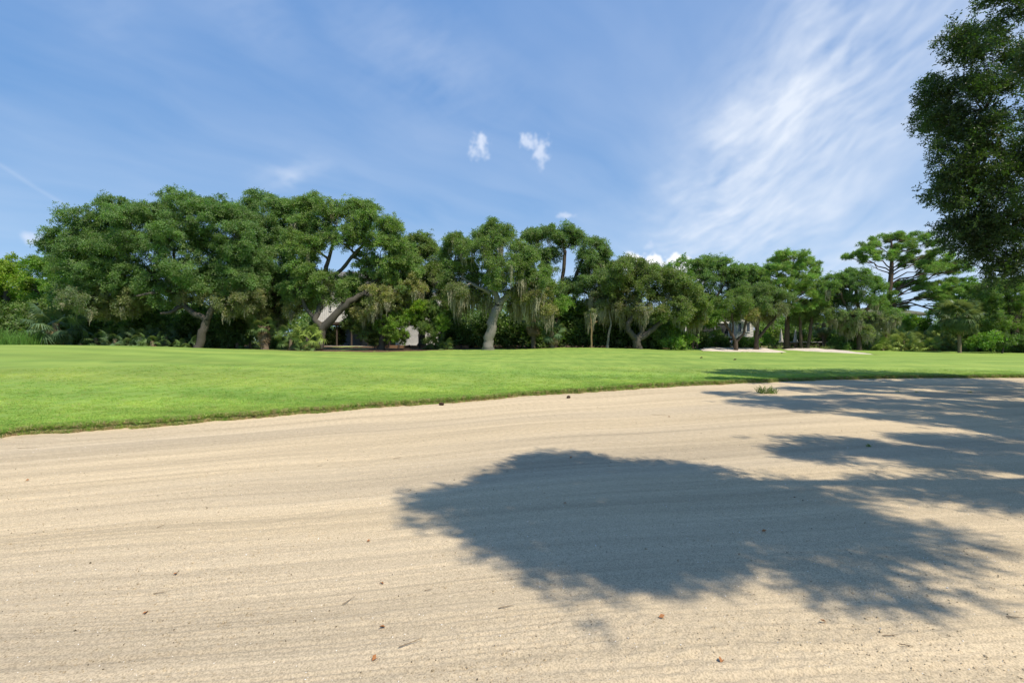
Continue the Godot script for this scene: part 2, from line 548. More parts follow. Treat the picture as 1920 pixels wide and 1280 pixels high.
# ==================================================================== ground
const GX := [-160.0, -70.0, -50.0, -35.0, -25.0, -15.0, -8.0, 0.0, 8.0, 16.0, 24.0, 34.0, 46.0, 60.0, 160.0]
const GD := [-30.0, 0.0, 8.0, 14.0, 20.0, 28.0, 36.0, 44.0, 52.0, 60.0, 80.0, 160.0, 420.0]
const GH := [
	[0.3, 0.3, 0.2, 0.15, 0.1, 0.06, 0.03, 0.03, 0.03, 0.03, 0.03, 0.03, 0.05, 0.1, 0.1],
	[0.5, 0.4, 0.3, 0.2, 0.12, 0.06, 0.03, 0.03, 0.03, 0.03, 0.03, 0.03, 0.05, 0.1, 0.1],
	[0.8, 0.7, 0.6, 0.5, 0.38, 0.2, 0.04, 0.03, 0.03, 0.03, 0.03, 0.03, 0.05, 0.05, 0.1],
	[1.0, 0.9, 0.82, 0.76, 0.7, 0.5, 0.28, 0.06, 0.03, 0.03, 0.03, 0.03, 0.05, 0.05, 0.1],
	[1.1, 1.1, 1.05, 1.02, 0.98, 0.7, 0.48, 0.28, 0.12, 0.05, 0.03, 0.03, 0.03, 0.05, 0.1],
	[1.3, 1.3, 1.3, 1.3, 1.28, 0.86, 0.6, 0.46, 0.4, 0.26, 0.18, 0.1, 0.08, 0.1, 0.1],
	[1.2, 1.2, 1.15, 1.08, 1.02, 0.76, 0.66, 0.64, 0.72, 0.48, 0.32, 0.18, 0.15, 0.15, 0.15],
	[0.9, 0.9, 0.85, 0.8, 0.78, 0.74, 0.75, 0.78, 0.92, 0.62, 0.42, 0.3, 0.24, 0.2, 0.2],
	[0.9, 0.9, 0.9, 0.9, 0.9, 0.92, 0.9, 0.86, 0.86, 0.76, 0.64, 0.56, 0.38, 0.28, 0.3],
	[0.95, 0.95, 0.95, 0.95, 0.95, 0.95, 0.95, 0.9, 0.88, 0.8, 0.72, 0.66, 0.5, 0.42, 0.4],
	[0.9, 0.9, 0.9, 0.9, 0.9, 0.9, 0.9, 0.9, 0.9, 0.85, 0.8, 0.75, 0.7, 0.6, 0.6],
	[0.8, 0.8, 0.8, 0.8, 0.8, 0.8, 0.8, 0.8, 0.8, 0.8, 0.8, 0.8, 0.8, 0.8, 0.8],
	[0.5, 0.5, 0.5, 0.5, 0.5, 0.5, 0.5, 0.5, 0.5, 0.5, 0.5, 0.5, 0.5, 0.5, 0.5]]

func cell(a: Array, x: float) -> Vector2:
	var n := a.size()
	var i := clampi(a.bsearch(x) - 1, 0, n - 2)
	return Vector2(i, clampf((x - a[i]) / (a[i + 1] - a[i]), 0, 1))

func crom(a: float, b: float, c: float, d: float, t: float) -> float:
	return b + 0.5 * t * (c - a + t * (2.0 * a - 5.0 * b + 4.0 * c - d + t * (3.0 * (b - c) + d - a)))

func terrain(x: float, z: float) -> float:
	var cx := cell(GX, x)
	var cd := cell(GD, -z)
	var r := [0.0, 0.0, 0.0, 0.0]
	for k in 4:
		var row: Array = GH[clampi(int(cd.x) + k - 1, 0, GD.size() - 1)]
		var i := int(cx.x)
		var n := GX.size() - 1
		r[k] = crom(row[maxi(i - 1, 0)], row[i], row[i + 1], row[mini(i + 2, n)], cx.y)
	return crom(r[0], r[1], r[2], r[3], cd.y) + 0.03 * nz.get_noise_2d(x * 0.13, z * 0.13)

const EDGE_X := [-40.0, -19.0, -13.0, -8.3, -7.4, -6.6, -5.8, -4.6, -3.25, -1.8, 0.62, 2.4, 4.2, 6.2, 9.5, 13.0, 17.2, 21.6, 28.0, 40.0]
const EDGE_D := [-20.0, -3.2, 3.6, 7.8, 8.37, 8.83, 9.41, 10.2, 11.25, 12.0, 13.85, 14.7, 15.8, 16.8, 18.2, 19.4, 20.2, 20.5, 20.6, 20.0]
func edge(x: float) -> float:
	var c := cell(EDGE_X, x)
	var i := int(c.x)
	var n := EDGE_X.size() - 1
	return crom(EDGE_D[maxi(i - 1, 0)], EDGE_D[i], EDGE_D[i + 1], EDGE_D[mini(i + 2, n)], c.y)

func ragged(x: float) -> float:
	return 0.10 * nz.get_noise_2d(x * 0.7, 3.1) + 0.07 * nz.get_noise_2d(x * 2.3, 8.7) + 0.035 * nz.get_noise_2d(x * 8.0, 1.3)

func sand_height(x: float, d: float) -> float:
	var e := maxf(edge(x), 1.5)
	var s := d / e * 13.4
	var near := clampf(1.6 - d * 0.08, 0.25, 1.0)
	var y := 0.018 * nz.get_noise_2d(s * 0.55, x * 0.10) + 0.0065 * nz.get_noise_2d(s * 2.4 + 5.0, x * 0.16)
	y += 0.004 * nz.get_noise_2d(s * 8.0, x * 0.25) * near + 0.0036 * nz.get_noise_2d(s * 24.0, x * 0.4) * near
	y += 0.004 * nz.get_noise_2d(x * 6.0, d * 6.0) * near * clampf(0.5 + nz.get_noise_2d(x * 0.6 + 40.0, d * 0.6) * 1.2, 0.1, 1.0)
	if d < 7.0:
		y += 0.0035 * nz.get_noise_2d(x * 21.0, d * 21.0) * clampf(0.5 + nz.get_noise_2d(x * 0.6 + 40.0, d * 0.6) * 1.2, 0.15, 1.0)
	if d < 6.0:
		var wob := nz.get_noise_2d(s * 1.3, x * 0.4)
		y += 0.0021 * sin(s * 118.0 + wob * 5.0) * clampf(0.4 + nz.get_noise_2d(s * 0.9 + 60.0, x * 0.3) * 1.5, 0, 1) * clampf((6.0 - d) / 2.0, 0, 1)
		var pr := Vector2((x - 1.35) / 1.6, (d - 2.45) / 0.55).length()
		if pr < 1.0: y += 0.007 * (1.0 - pr * pr) * nz.get_noise_2d(x * 13.0 + 4.0, d * 17.0)
	var t := clampf((d - e + 2.5) / 2.5, 0, 1)
	return y + 0.05 * t * t

func grid_mesh(cols: int, rows: int, f: Callable, colf: Callable, uvs: float) -> ArrayMesh:
	# f(i, j) -> Vector3; normals from neighbours
	var b := MB.new()
	b.v.resize(cols * rows)
	b.n.resize(cols * rows)
	b.c.resize(cols * rows)
	b.uv.resize(cols * rows)
	for j in rows:
		for i in cols:
			var p: Vector3 = f.call(i, j)
			b.v[j * cols + i] = p
			b.c[j * cols + i] = colf.call(p)
			b.uv[j * cols + i] = Vector2(p.x, p.z) / uvs
	for j in rows:
		for i in cols:
			var k := j * cols + i
			var dx := b.v[k + (1 if i < cols - 1 else 0)] - b.v[k - (1 if i > 0 else 0)]
			var dz := b.v[k + (cols if j < rows - 1 else 0)] - b.v[k - (cols if j > 0 else 0)]
			var nn := dx.cross(dz).normalized()
			b.n[k] = nn if nn.y >= 0 else -nn
	b.idx.resize((cols - 1) * (rows - 1) * 6)
	var w := 0
	for j in rows - 1:
		for i in cols - 1:
			var k := j * cols + i
			b.idx[w] = k; b.idx[w + 1] = k + cols; b.idx[w + 2] = k + 1
			b.idx[w + 3] = k + 1; b.idx[w + 4] = k + cols; b.idx[w + 5] = k + cols + 1
			w += 6
	return b.mesh()

func structure(called: String, mesh: Mesh, m: Material, label := "", kind := "structure") -> MeshInstance3D:
	var o := part(self, numbered(called), mesh, m)
	o.set_meta("kind", kind)
	if label: o.set_meta("label", label)
	return o

func sand_tone(p: Vector3) -> Color:
	var e := maxf(edge(p.x), 1.5)
	var s := -p.z / e * 13.4
	var t := 1.0 + 0.14 * nz.get_noise_2d(s * 0.9 + 2.0, p.x * 0.07) + 0.09 * nz.get_noise_2d(s * 3.1, p.x * 0.10) + 0.065 * nz.get_noise_2d(s * 9.0, p.x * 0.2) + 0.06 * nz.get_noise_2d(s * 23.0, p.x * 0.5)
	# greyer, damper streaks lie towards the bank
	var damp := clampf(nz.get_noise_2d(s * 0.45 + 31.0, p.x * 0.05) * 1.3 + 0.15, 0, 1)
	var dry := Color(0.60, 0.487, 0.322)
	var wet := Color(0.455, 0.38, 0.27)
	var c := dry.lerp(wet, damp * 0.75)
	return Color(c.r * t, c.g * t, c.b * t)

func bank_tone(p: Vector3) -> Color:
	# bare soil and roots show on the cut face of the bank
	if p.y < 0.1 and -p.z - edge(p.x) - ragged(p.x) < 0.02 and p.x > -30.0:
		var k := 1.0 + 0.4 * nz.get_noise_2d(p.x * 6.0, p.y * 30.0)
		return Color(0.24 * k, 0.165 * k, 0.10 * k)
	return turf_tone(p)

func turf_tone(p: Vector3) -> Color:
	var a := nz.get_noise_2d(p.x * 0.03, p.z * 0.5)
	var b := nz.get_noise_2d(p.x * 0.25 + 7.0, p.z * 0.6)
	var c := nz.get_noise_2d(p.x * 0.9, p.z * 1.4 + 3.0)
	var t := 1.0 + 0.17 * a + 0.10 * b + 0.08 * c
	var yel := clampf(0.45 + 0.3 * nz.get_noise_2d(p.x * 0.03 + 20.0, p.z * 0.4) + 0.2 * b + 0.2 * c, 0, 1)
	var col := Color(0.205, 0.345, 0.07).lerp(Color(0.32, 0.41, 0.09), yel)
	return Color(col.r * t, col.g * t, col.b * t)

func spread(a: float, b: float, fine0: float, fine1: float, step: float, grow: float) -> Array:
	# coordinates from a to b, even between fine0 and fine1, growing steps outside
	var right := []
	var x := fine0
	while x <= fine1:
		right.append(x)
		x += step
	var st := step
	while x < b:
		st *= grow
		right.append(x)
		x += st
	right.append(b)
	var left := []
	x = fine0 - step
	st = step
	while x > a:
		left.append(x)
		st *= grow
		x -= st
	left.append(a)
	left.reverse()
	return left + right

func make_ground():
	# one sheet out to the horizon, below everything else
	var gx := spread(-900, 900, -60, 60, 12.0, 1.5)
	structure("ground", grid_mesh(gx.size(), gx.size(), func(i, j): return Vector3(gx[i], -0.25, gx[j]), func(_p): return Color(0.12, 0.16, 0.05), 3.0), M.lawn)
	# the bunker's sand
	var xs := spread(-19, 40, -4.2, 5.2, 0.026, 1.035)
	var ds := []
	var d := -8.0
	while d < 1.4:
		ds.append(d)
		d += 0.4
	while d < 22.0:
		ds.append(d)
		d += maxf(0.011, 0.0021 * pow(d, 1.6))
	var dmax: float = ds[-1]
	var sm := grid_mesh(xs.size(), ds.size(), func(i, j):
		var x: float = xs[i]
		var dd: float = minf(ds[j], edge(x) + 0.5)
		return Vector3(x, sand_height(x, dd) if dd < edge(x) + 0.4 else -0.05, -dd), sand_tone, 2.0)
	structure("sand_bunker", sm, M.sand, "pale raked sand of the near bunker")
	# the fairway: starts with a ragged cut lip above the sand
	var lx := spread(-700, 700, -12.0, 24.0, 0.05, 1.12)
	var ls := [0.0, 0.012, 0.03, 0.06, 0.12, 0.22, 0.36, 0.55, 0.8, 1.1, 1.5, 2.0, 2.6, 3.3, 4.1]
	while ls[-1] < 40.0: ls.append(ls[-1] + 0.9)
	while ls[-1] < 800.0: ls.append(ls[-1] * 1.16)
	var lm := grid_mesh(lx.size(), ls.size(), func(i, j):
		var x: float = lx[i]
		var s: float = ls[j]
		var dd := edge(x) + ragged(x) * clampf(1.0 - s / 2.0, 0, 1) + s
		var y: float
		if j < 3: y = [-0.08, 0.02, 0.07][j] + 0.012 * nz.get_noise_2d(x * 5.0, j * 3.0) + 0.04
		else: y = maxf(terrain(x, -dd), 0.03) + 0.085 + 0.015 * nz.get_noise_2d(x * 1.6, dd * 1.6)
		return Vector3(x, y, -dd), bank_tone, 1.7)
	structure("fairway", lm, M.lawn, "mown green fairway rising gently to the trees")
	# the rough where the near oaks stand
	var rd := spread(-60, 22.4, -60, 22.4, 0.5, 1.2)
	var rs := [0.0, 0.02, 0.1, 0.3, 0.7, 1.4, 2.4, 4.0, 7.0, 12.0, 20.0, 40.0, 90.0]
	var rim_d := [-60.0, 0.0, 4.0, 9.0, 14.0, 20.0, 23.0]
	var rim_x := [11.0, 11.0, 12.0, 14.2, 17.6, 23.2, 27.0]
	var rm := grid_mesh(rs.size(), rd.size(), func(i, j):
		var dd: float = rd[j]
		var c := cell(rim_d, dd)
		var x: float = lerpf(rim_x[int(c.x)], rim_x[int(c.x) + 1], c.y) + ragged(dd) * 2.0 + rs[i]
		return Vector3(x, -0.06 if i == 0 else (0.09 + 0.02 * nz.get_noise_2d(x, dd) if dd < edge(x) + 0.3 else -0.1), -dd), turf_tone, 1.7)
	structure("rough", rm, M.lawn, "grass bank at the side of the bunker under the near oaks")
	# leaf litter under the tree belt
	var fx := [-160.0, -60.0, -40.0, -28.0, -19.0, -17.0, -12.0, -9.5, -7.0, -4.0, -1.0, 3.0, 8.0, 14.0, 17.0, 24.0, 34.0, 40.0, 60.0, 160.0]
	var fd := [50.0, 46.0, 43.5, 40.5, 37.6, 36.6, 36.8, 38.5, 42.0, 45.5, 47.5, 47.5, 47.0, 48.5, 51.5, 55.0, 56.0, 55.5, 55.5, 60.0]
	var wx := spread(-160, 160, -40, 60, 0.5, 1.3)
	var wd := [0.0, 0.3, 0.8, 1.6, 3.0, 5.0, 8.0, 12.0, 18.0, 30.0, 60.0, 110.0]
	structure("woodland_floor", grid_mesh(wx.size(), wd.size(), func(i, j):
		var x: float = wx[i]
		var c := cell(fx, x)
		var dd: float = lerpf(fd[int(c.x)], fd[int(c.x) + 1], c.y) + 0.5 * nz.get_noise_2d(x * 0.5, 5.0) + 0.25 * nz.get_noise_2d(x * 1.7, 9.0) + wd[j]
		return Vector3(x, maxf(terrain(x, -dd), 0.03) + (0.03 if j == 0 else 0.1 + 0.02 * nz.get_noise_2d(x * 1.3, dd)), -dd), func(_p): return Color.WHITE, 2.0), M.litter, "brown leaf litter under the belt of trees")
	# turf blades on the bank that lies nearest
	var xf := []
	var cols := []
	for i in 300000:
		var s := 0.03 + 15.0 * pow(rng.randf(), 2.3)
		var x := rr(-11.0 - s * 1.3, 22.0 + s)
		var dd := edge(x) + ragged(x) * clampf(1.0 - s / 2.0, 0, 1) + s
		if rng.randf() > 1.15 - (dd - 8.0) / 15.0: continue
		var y := maxf(terrain(x, -dd), 0.03) + 0.081 + 0.015 * nz.get_noise_2d(x * 1.6, dd * 1.6)
		xf.append(Transform3D(Basis(Vector3.UP, rr(0, TAU)).scaled(Vector3.ONE * rr(0.8, 1.35)), Vector3(x, y, -dd)))
		var c := turf_tone(Vector3(x, y, -dd))
		var t := rr(1.08, 1.36)
		c = Color(c.r * t * rr(0.85, 1.2), c.g * t, c.b * t)
		if rng.randf() < 0.04: c = Color(0.40, 0.36, 0.16)
		cols.append(c)
	var tf := cloud_of(self, "turf_grass", sprays.turf, M.blade, xf, cols)
	tag(tf, "short mown grass blades on the fairway bank", "grass", "", "stuff")
	# longer fringe and straw over the cut edge
	xf = []
	cols = []
	for i in 44000:
		var x := rr(-11.0, 23.0)
		var clump := nz.get_noise_2d(x * 1.9, 77.0)
		var s := rr(-0.05, 0.30) * (0.6 + 0.6 * clump)
		if rng.randf() < 0.35 - clump * 0.5: continue
		var dd := edge(x) + ragged(x) + s
		var y := (0.0 + sand_height(x, dd)) if s < 0.0 else 0.105 + maxf(terrain(x, -dd) - 0.03, 0) * 0.8
		var b := Basis(Vector3.UP, rr(0, TAU)).scaled(Vector3.ONE * rr(0.6, 1.15))
		if s < 0.05: b = Basis(Vector3(1, 0, 0), rr(0.2, 0.9)) * b
		xf.append(Transform3D(b, Vector3(x, y, -dd)))
		var straw := rng.randf() < (0.5 if s < 0.03 else 0.10)
		var t := rr(0.7, 1.2)
		cols.append(Color(0.5 * t, 0.40 * t, 0.22 * t) if straw else Color(0.24 * t * rr(0.8, 1.3), 0.41 * t, 0.07 * t))
	tf = cloud_of(self, "edge_grass", sprays.tuft, M.blade, xf, cols)
	tag(tf, "longer grass and straw hanging over the cut bunker edge", "grass", "", "stuff")

func make_far_bunkers():
	# two shallow greenside bunkers across the fairway: sand faces tilted towards the viewer
	for spec in [["low pale sand bunker below the forked oak across the fairway", [[18.6, 46.6, 47.0], [19.6, 46.5, 50.0], [21.0, 46.3, 52.0], [23.0, 46.5, 53.0], [25.0, 45.8, 53.0], [26.6, 46.5, 52.0], [27.6, 48.5, 50.5]]], ["long pale sand bunker below the umbrella pine across the fairway", [[29.6, 51.5, 52.5], [30.5, 49.0, 53.0], [31.5, 47.0, 53.0], [32.5, 45.5, 52.5], [33.3, 44.5, 51.0], [33.6, 44.0, 47.5], [33.5, 43.5, 44.2]]]]:
		var rows: Array = spec[1]
		var n := 60
		var m := 14
		var mesh := grid_mesh(n, m, func(i, j):
			var t: float = i / (n - 1.0) * (rows.size() - 1)
			var k := mini(int(t), rows.size() - 2)
			var u: float = t - k
			u = u * u * (3 - 2 * u)
			var x: float = lerpf(rows[k][0], rows[k + 1][0], t - k)
			var d0: float = lerpf(rows[k][1], rows[k + 1][1], u)
			var d1: float = lerpf(rows[k][2], rows[k + 1][2], u)
			var v: float = j / (m - 1.0)
			var dd := lerpf(d0, d1, v) + 0.25 * nz.get_noise_2d(x * 0.8, v * 2.0)
			var wide := clampf((d1 - d0) / 5.0, 0, 1)
			var up: float = 0.095 + (0.22 * v + 0.06 * nz.get_noise_2d(x * 0.5, dd * 0.5)) * wide * wide
			if j == 0 or j == m - 1: up = 0.06
			return Vector3(x, maxf(terrain(x, -dd), 0.03) + up, -dd), func(p): return Color(0.68, 0.60, 0.50) * (1.0 + 0.15 * nz.get_noise_2d(p.x * 1.1, p.z * 1.1)), 2.0)
		structure("far_bunker", mesh, M.sand, spec[0])

# ==================================================================== trees
# foliage tones, linear base colours
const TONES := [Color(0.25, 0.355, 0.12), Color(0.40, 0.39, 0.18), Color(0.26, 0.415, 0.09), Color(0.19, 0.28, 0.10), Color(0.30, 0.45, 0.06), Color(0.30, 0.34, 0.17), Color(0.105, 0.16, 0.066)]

func tone(t: int) -> Color:
	var c: Color = TONES[t]
	var k := rr(0.72, 1.28)
	return Color(c.r * k * rr(0.88, 1.15), c.g * k, c.b * k * rr(0.85, 1.15))

func v3(a: Array) -> Vector3:
	return Vector3(a[0], a[1], a[2])

func bend(a: Vector3, b: Vector3, sag: float, n: int) -> Array:
	# a crooked path from a to b
	var out := []
	var side := (b - a).cross(Vector3.UP)
	side = side.normalized() if side.length() > 0.01 else Vector3.RIGHT
	var len := (b - a).length()
	for i in n + 1:
		var t := float(i) / n
		var k := sin(PI * t)
		out.append(a.lerp(b, t) + Vector3.UP * sag * len * k + (side * rr(-0.07, 0.07) + Vector3.UP * rr(-0.05, 0.05)) * len * k)
	return out

func tree(called: String, label: String, stems: Array, lobes: Array, o := {}) -> Node3D:
	# stems: polylines of [x, y, z, radius], the first is the trunk; lobes: [x, y, z, radius, tone]
	var category: String = o.get("category", "tree")
	var spray: String = o.get("spray", "oak%d" % (rng.randi() % 3))
	var size: float = o.get("size", 1.0)
	var dens: float = o.get("dens", 1.15)
	var moss: float = o.get("moss", 0.0)
	var bark: Material = M[o.get("bark", "oak_bark")]
	var leafm: Material = M[o.get("leaf", "leaf")]
	var squash: float = o.get("squash", 0.85)
	var crown_depth: float = o.get("back", 1.0)
	var base := v3(stems[0][0])
	if not o.get("free", false):
		base.y = terrain(base.x, base.z) + 0.06
		stems[0][0][1] = base.y - 0.15
	var t := thing(called, base, label, category, o.get("group", ""))
	# trunk with root flare
	var tb := MB.new()
	var joints := []
	for si in stems.size():
		var pts := []
		var rad := []
		var s: Array = stems[si]
		for i in s.size() - 1:
			for k in 4:
				var u := k / 4.0
				pts.append(v3(s[i]).lerp(v3(s[i + 1]), u) - base + (unit() * s[i][3] * 0.22 if i + k > 0 else Vector3.ZERO))
				rad.append(lerpf(s[i][3], s[i + 1][3], u) * rr(0.93, 1.07))
		pts.append(v3(s[-1]) - base)
		rad.append(s[-1][3])
		if si == 0 and not o.get("free", false):
			pts.insert(1, pts[0] + Vector3(0, 0.45, 0))
			rad.insert(1, rad[0] * 1.02)
			rad[0] *= 1.4
		tb.tube(pts, rad, 9)
		for i in range(int(pts.size() * (0.45 if si == 0 else 0.15)), pts.size()):
			joints.append([pts[i], rad[i]])
	part(t, "trunk", tb.mesh(), bark)
	# extra depth: every lobe has a neighbour further back
	var all := []
	for l in lobes:
		all.append(l)
		if crown_depth > 0.0 and rng.randf() < crown_depth:
			var off: Vector3 = Vector3(rr(-0.8, 0.8), rr(-0.3, 0.5), -rr(1.0, 1.9)) * l[3] * 0.9
			all.append([l[0] + off.x, l[1] + off.y, l[2] + off.z, l[3] * 0.9, l[4]])
	var centre := Vector3.ZERO
	for l in all: centre += v3(l)
	centre = centre / maxf(all.size(), 1) - base
	var order := all.duplicate()
	var top: Vector3 = joints[joints.size() / 2][0]
	order.sort_custom(func(a, b): return (v3(a) - base - top).length() < (v3(b) - base - top).length())
	var bb := MB.new()
	# every tree has a cast of its own
	var cast := Color(rr(0.97, 1.12), rr(1.0, 1.09), rr(0.95, 1.2)) if o.get("leaf", "leaf") == "leaf" else Color.WHITE
	var xf := []
	var cols := []
	var mxf := []
	var mcol := []
	for l in order:
		var c := v3(l) - base
		var R: float = l[3]
		# limb from the nearest wood that lies below or inside
		var best := 0
		var bd := 1e9
		for k in joints.size():
			var j: Vector3 = joints[k][0]
			var dist := (j - c).length() * (1.0 + 0.8 * clampf((j.y - c.y) / 2.0, 0, 1))
			if dist < bd:
				bd = dist
				best = k
		var jr: float = joints[best][1]
		var r0: float = minf(jr * 0.75, 0.05 + 0.028 * bd + R * 0.03) * o.get("limb", 1.0)
		var path := bend(joints[best][0], c, 0.06, 5)
		bb.tube(path, [r0, r0 * 0.9, r0 * 0.8, r0 * 0.7, r0 * 0.6, r0 * 0.5], 6)
		for k in range(1, 6): joints.append([path[k], r0 * (1.0 - 0.1 * k)])
		var outw := (c - centre).normalized()
		var n := int(ceil(3.4 * pow(R / (0.62 * size), 2.0) * dens)) + 3
		for q in n:
			var dir := (unit() + outw * 0.45 + Vector3(0, 0.22, 0)).normalized()
			var cc := c + Vector3(dir.x, dir.y * squash, dir.z) * R * rr(o.get("inner", 0.35), o.get("outer", 1.28))
			var rc := rr(0.28, 0.62) * size
			var tw := bend(c, cc, 0.05, 3)
			bb.tube(tw, [r0 * 0.4, r0 * 0.3, r0 * 0.22, 0.012], 4)
			var ct := int(l[4])
			var kk := rr(0.85, 1.15)
			var m := int(rr(8, 20) * o.get("leafy", 1.0))
			for e in m:
				var sd := (unit() + Vector3(0, 0.45, 0) + dir * 0.45).normalized()
				var p := cc + Vector3(sd.x, sd.y * 0.78, sd.z) * rc * (pow(rng.randf(), 0.5) if rng.randf() > o.get("poke", 0.2) else rr(1.0, 1.8))
				xf.append(Transform3D(along((sd + Vector3(0, 0.5, 0) + unit() * 0.4), rr(0.75, 1.25) * size * o.get("spray_size", 1.0)), p))
				var col := tone(ct)
				cols.append(Color(col.r * kk * cast.r, col.g * kk * cast.g, col.b * kk * cast.b))
			if moss > 0.0 and dir.y < 0.2 and rng.randf() < moss * (1.0 if ct == 5 or ct == 1 else 0.16):
				for e in int(rr(2, 6)):
					var p := cc + Vector3(rr(-0.5, 0.5), rr(-0.35, 0.1), rr(-0.5, 0.5)) * R * 0.6
					var ln: float = rr(0.6, 1.5) * o.get("moss_len", 1.0)
					mxf.append(Transform3D(Basis(Vector3.UP, rr(0, TAU)).scaled(Vector3(rr(0.8, 1.4), ln, rr(0.8, 1.4))), p))
					var g := rr(0.75, 1.2)
					mcol.append(Color(0.34 * g, 0.33 * g, 0.23 * g))
	part(t, "branch_work", bb.mesh(), bark)
	cloud_of(t, "crown", sprays[spray], leafm, xf, cols).set_meta("kind", "stuff")
	if mxf.size(): cloud_of(t, "hanging_moss", sprays["moss%d" % (rng.randi() % 2)], M.moss, mxf, mcol).set_meta("kind", "stuff")
	return t

func pine(called: String, label: String, stem: Array, pads: Array, dens: float, rise: float) -> Node3D:
	var base := v3(stem[0])
	base.y = terrain(base.x, base.z) + 0.06
	stem[0][1] = base.y - 0.15
	var t := thing(called, base, label, "pine tree")
	var tb := MB.new()
	var pts := []
	var rad := []
	for i in stem.size() - 1:
		for k in 5:
			pts.append(v3(stem[i]).lerp(v3(stem[i + 1]), k / 5.0) - base)
			rad.append(lerpf(stem[i][3], stem[i + 1][3], k / 5.0))
	pts.append(v3(stem[-1]) - base)
	rad.append(stem[-1][3])
	pts.insert(1, pts[0] + Vector3(0, 0.4, 0))
	rad.insert(1, rad[0])
	rad[0] *= 1.45
	tb.tube(pts, rad, 10)
	part(t, "trunk", tb.mesh(), M.pine_bark)
	var bb := MB.new()
	var xf := []
	var cols := []
	for p in pads:
		var c := v3(p) - base
		# branch leaves the trunk below the pad and sweeps up to it
		var hor := Vector2(c.x - pts[pts.size() / 2].x, c.z).length()
		var want := maxf(c.y - rise * hor - 0.2, pts[-1].y * 0.42)
		var best := 0
		for k in pts.size():
			if absf(pts[k].y - want) < absf(pts[best].y - want): best = k
		var a: Vector3 = pts[best]
		var r0 := minf(rad[best] * 0.5, 0.035 + 0.010 * (c - a).length())
		var path := bend(a, c, 0.05, 6)
		bb.tube(path, [r0, r0 * 0.88, r0 * 0.76, r0 * 0.64, r0 * 0.5, r0 * 0.4, r0 * 0.3], 6)
		# the branch ends in several separate bunches of twigs
		for i in int(dens * p[3] * p[3] * 1.1) + 4:
			var ang := rr(0, TAU)
			var rr0 := sqrt(rng.randf()) * 1.1
			var q := c + Vector3(cos(ang) * p[3] * rr0, rr(-0.8, 1.2) * p[4] + (1.0 - rr0) * 0.35, sin(ang) * minf(p[3], 2.4) * rr0)
			var from: Vector3 = path[3 + rng.randi() % 4]
			bb.tube([from, from.lerp(q, 0.55) + Vector3(0, -0.08, 0), q], [r0 * 0.3, 0.028, 0.012], 4)
			var k1 := rr(0.8, 1.25)
			var wide := rr(0.35, 0.62)
			for e in int(rr(22, 40)):
				var dd := unit()
				xf.append(Transform3D(along(Vector3(dd.x, 0.7 + dd.y * 0.6, dd.z), rr(0.75, 1.25)), q + dd * Vector3(1, 0.62, 1) * wide * sqrt(rng.randf())))
				var k := k1 * rr(0.75, 1.25)
				cols.append(Color(0.26 * k * rr(0.85, 1.2), 0.40 * k, 0.09 * k))
	part(t, "branch_work", bb.mesh(), M.pine_bark)
	cloud_of(t, "crown", sprays.pine, M.needle, xf, cols).set_meta("kind", "stuff")
	return t

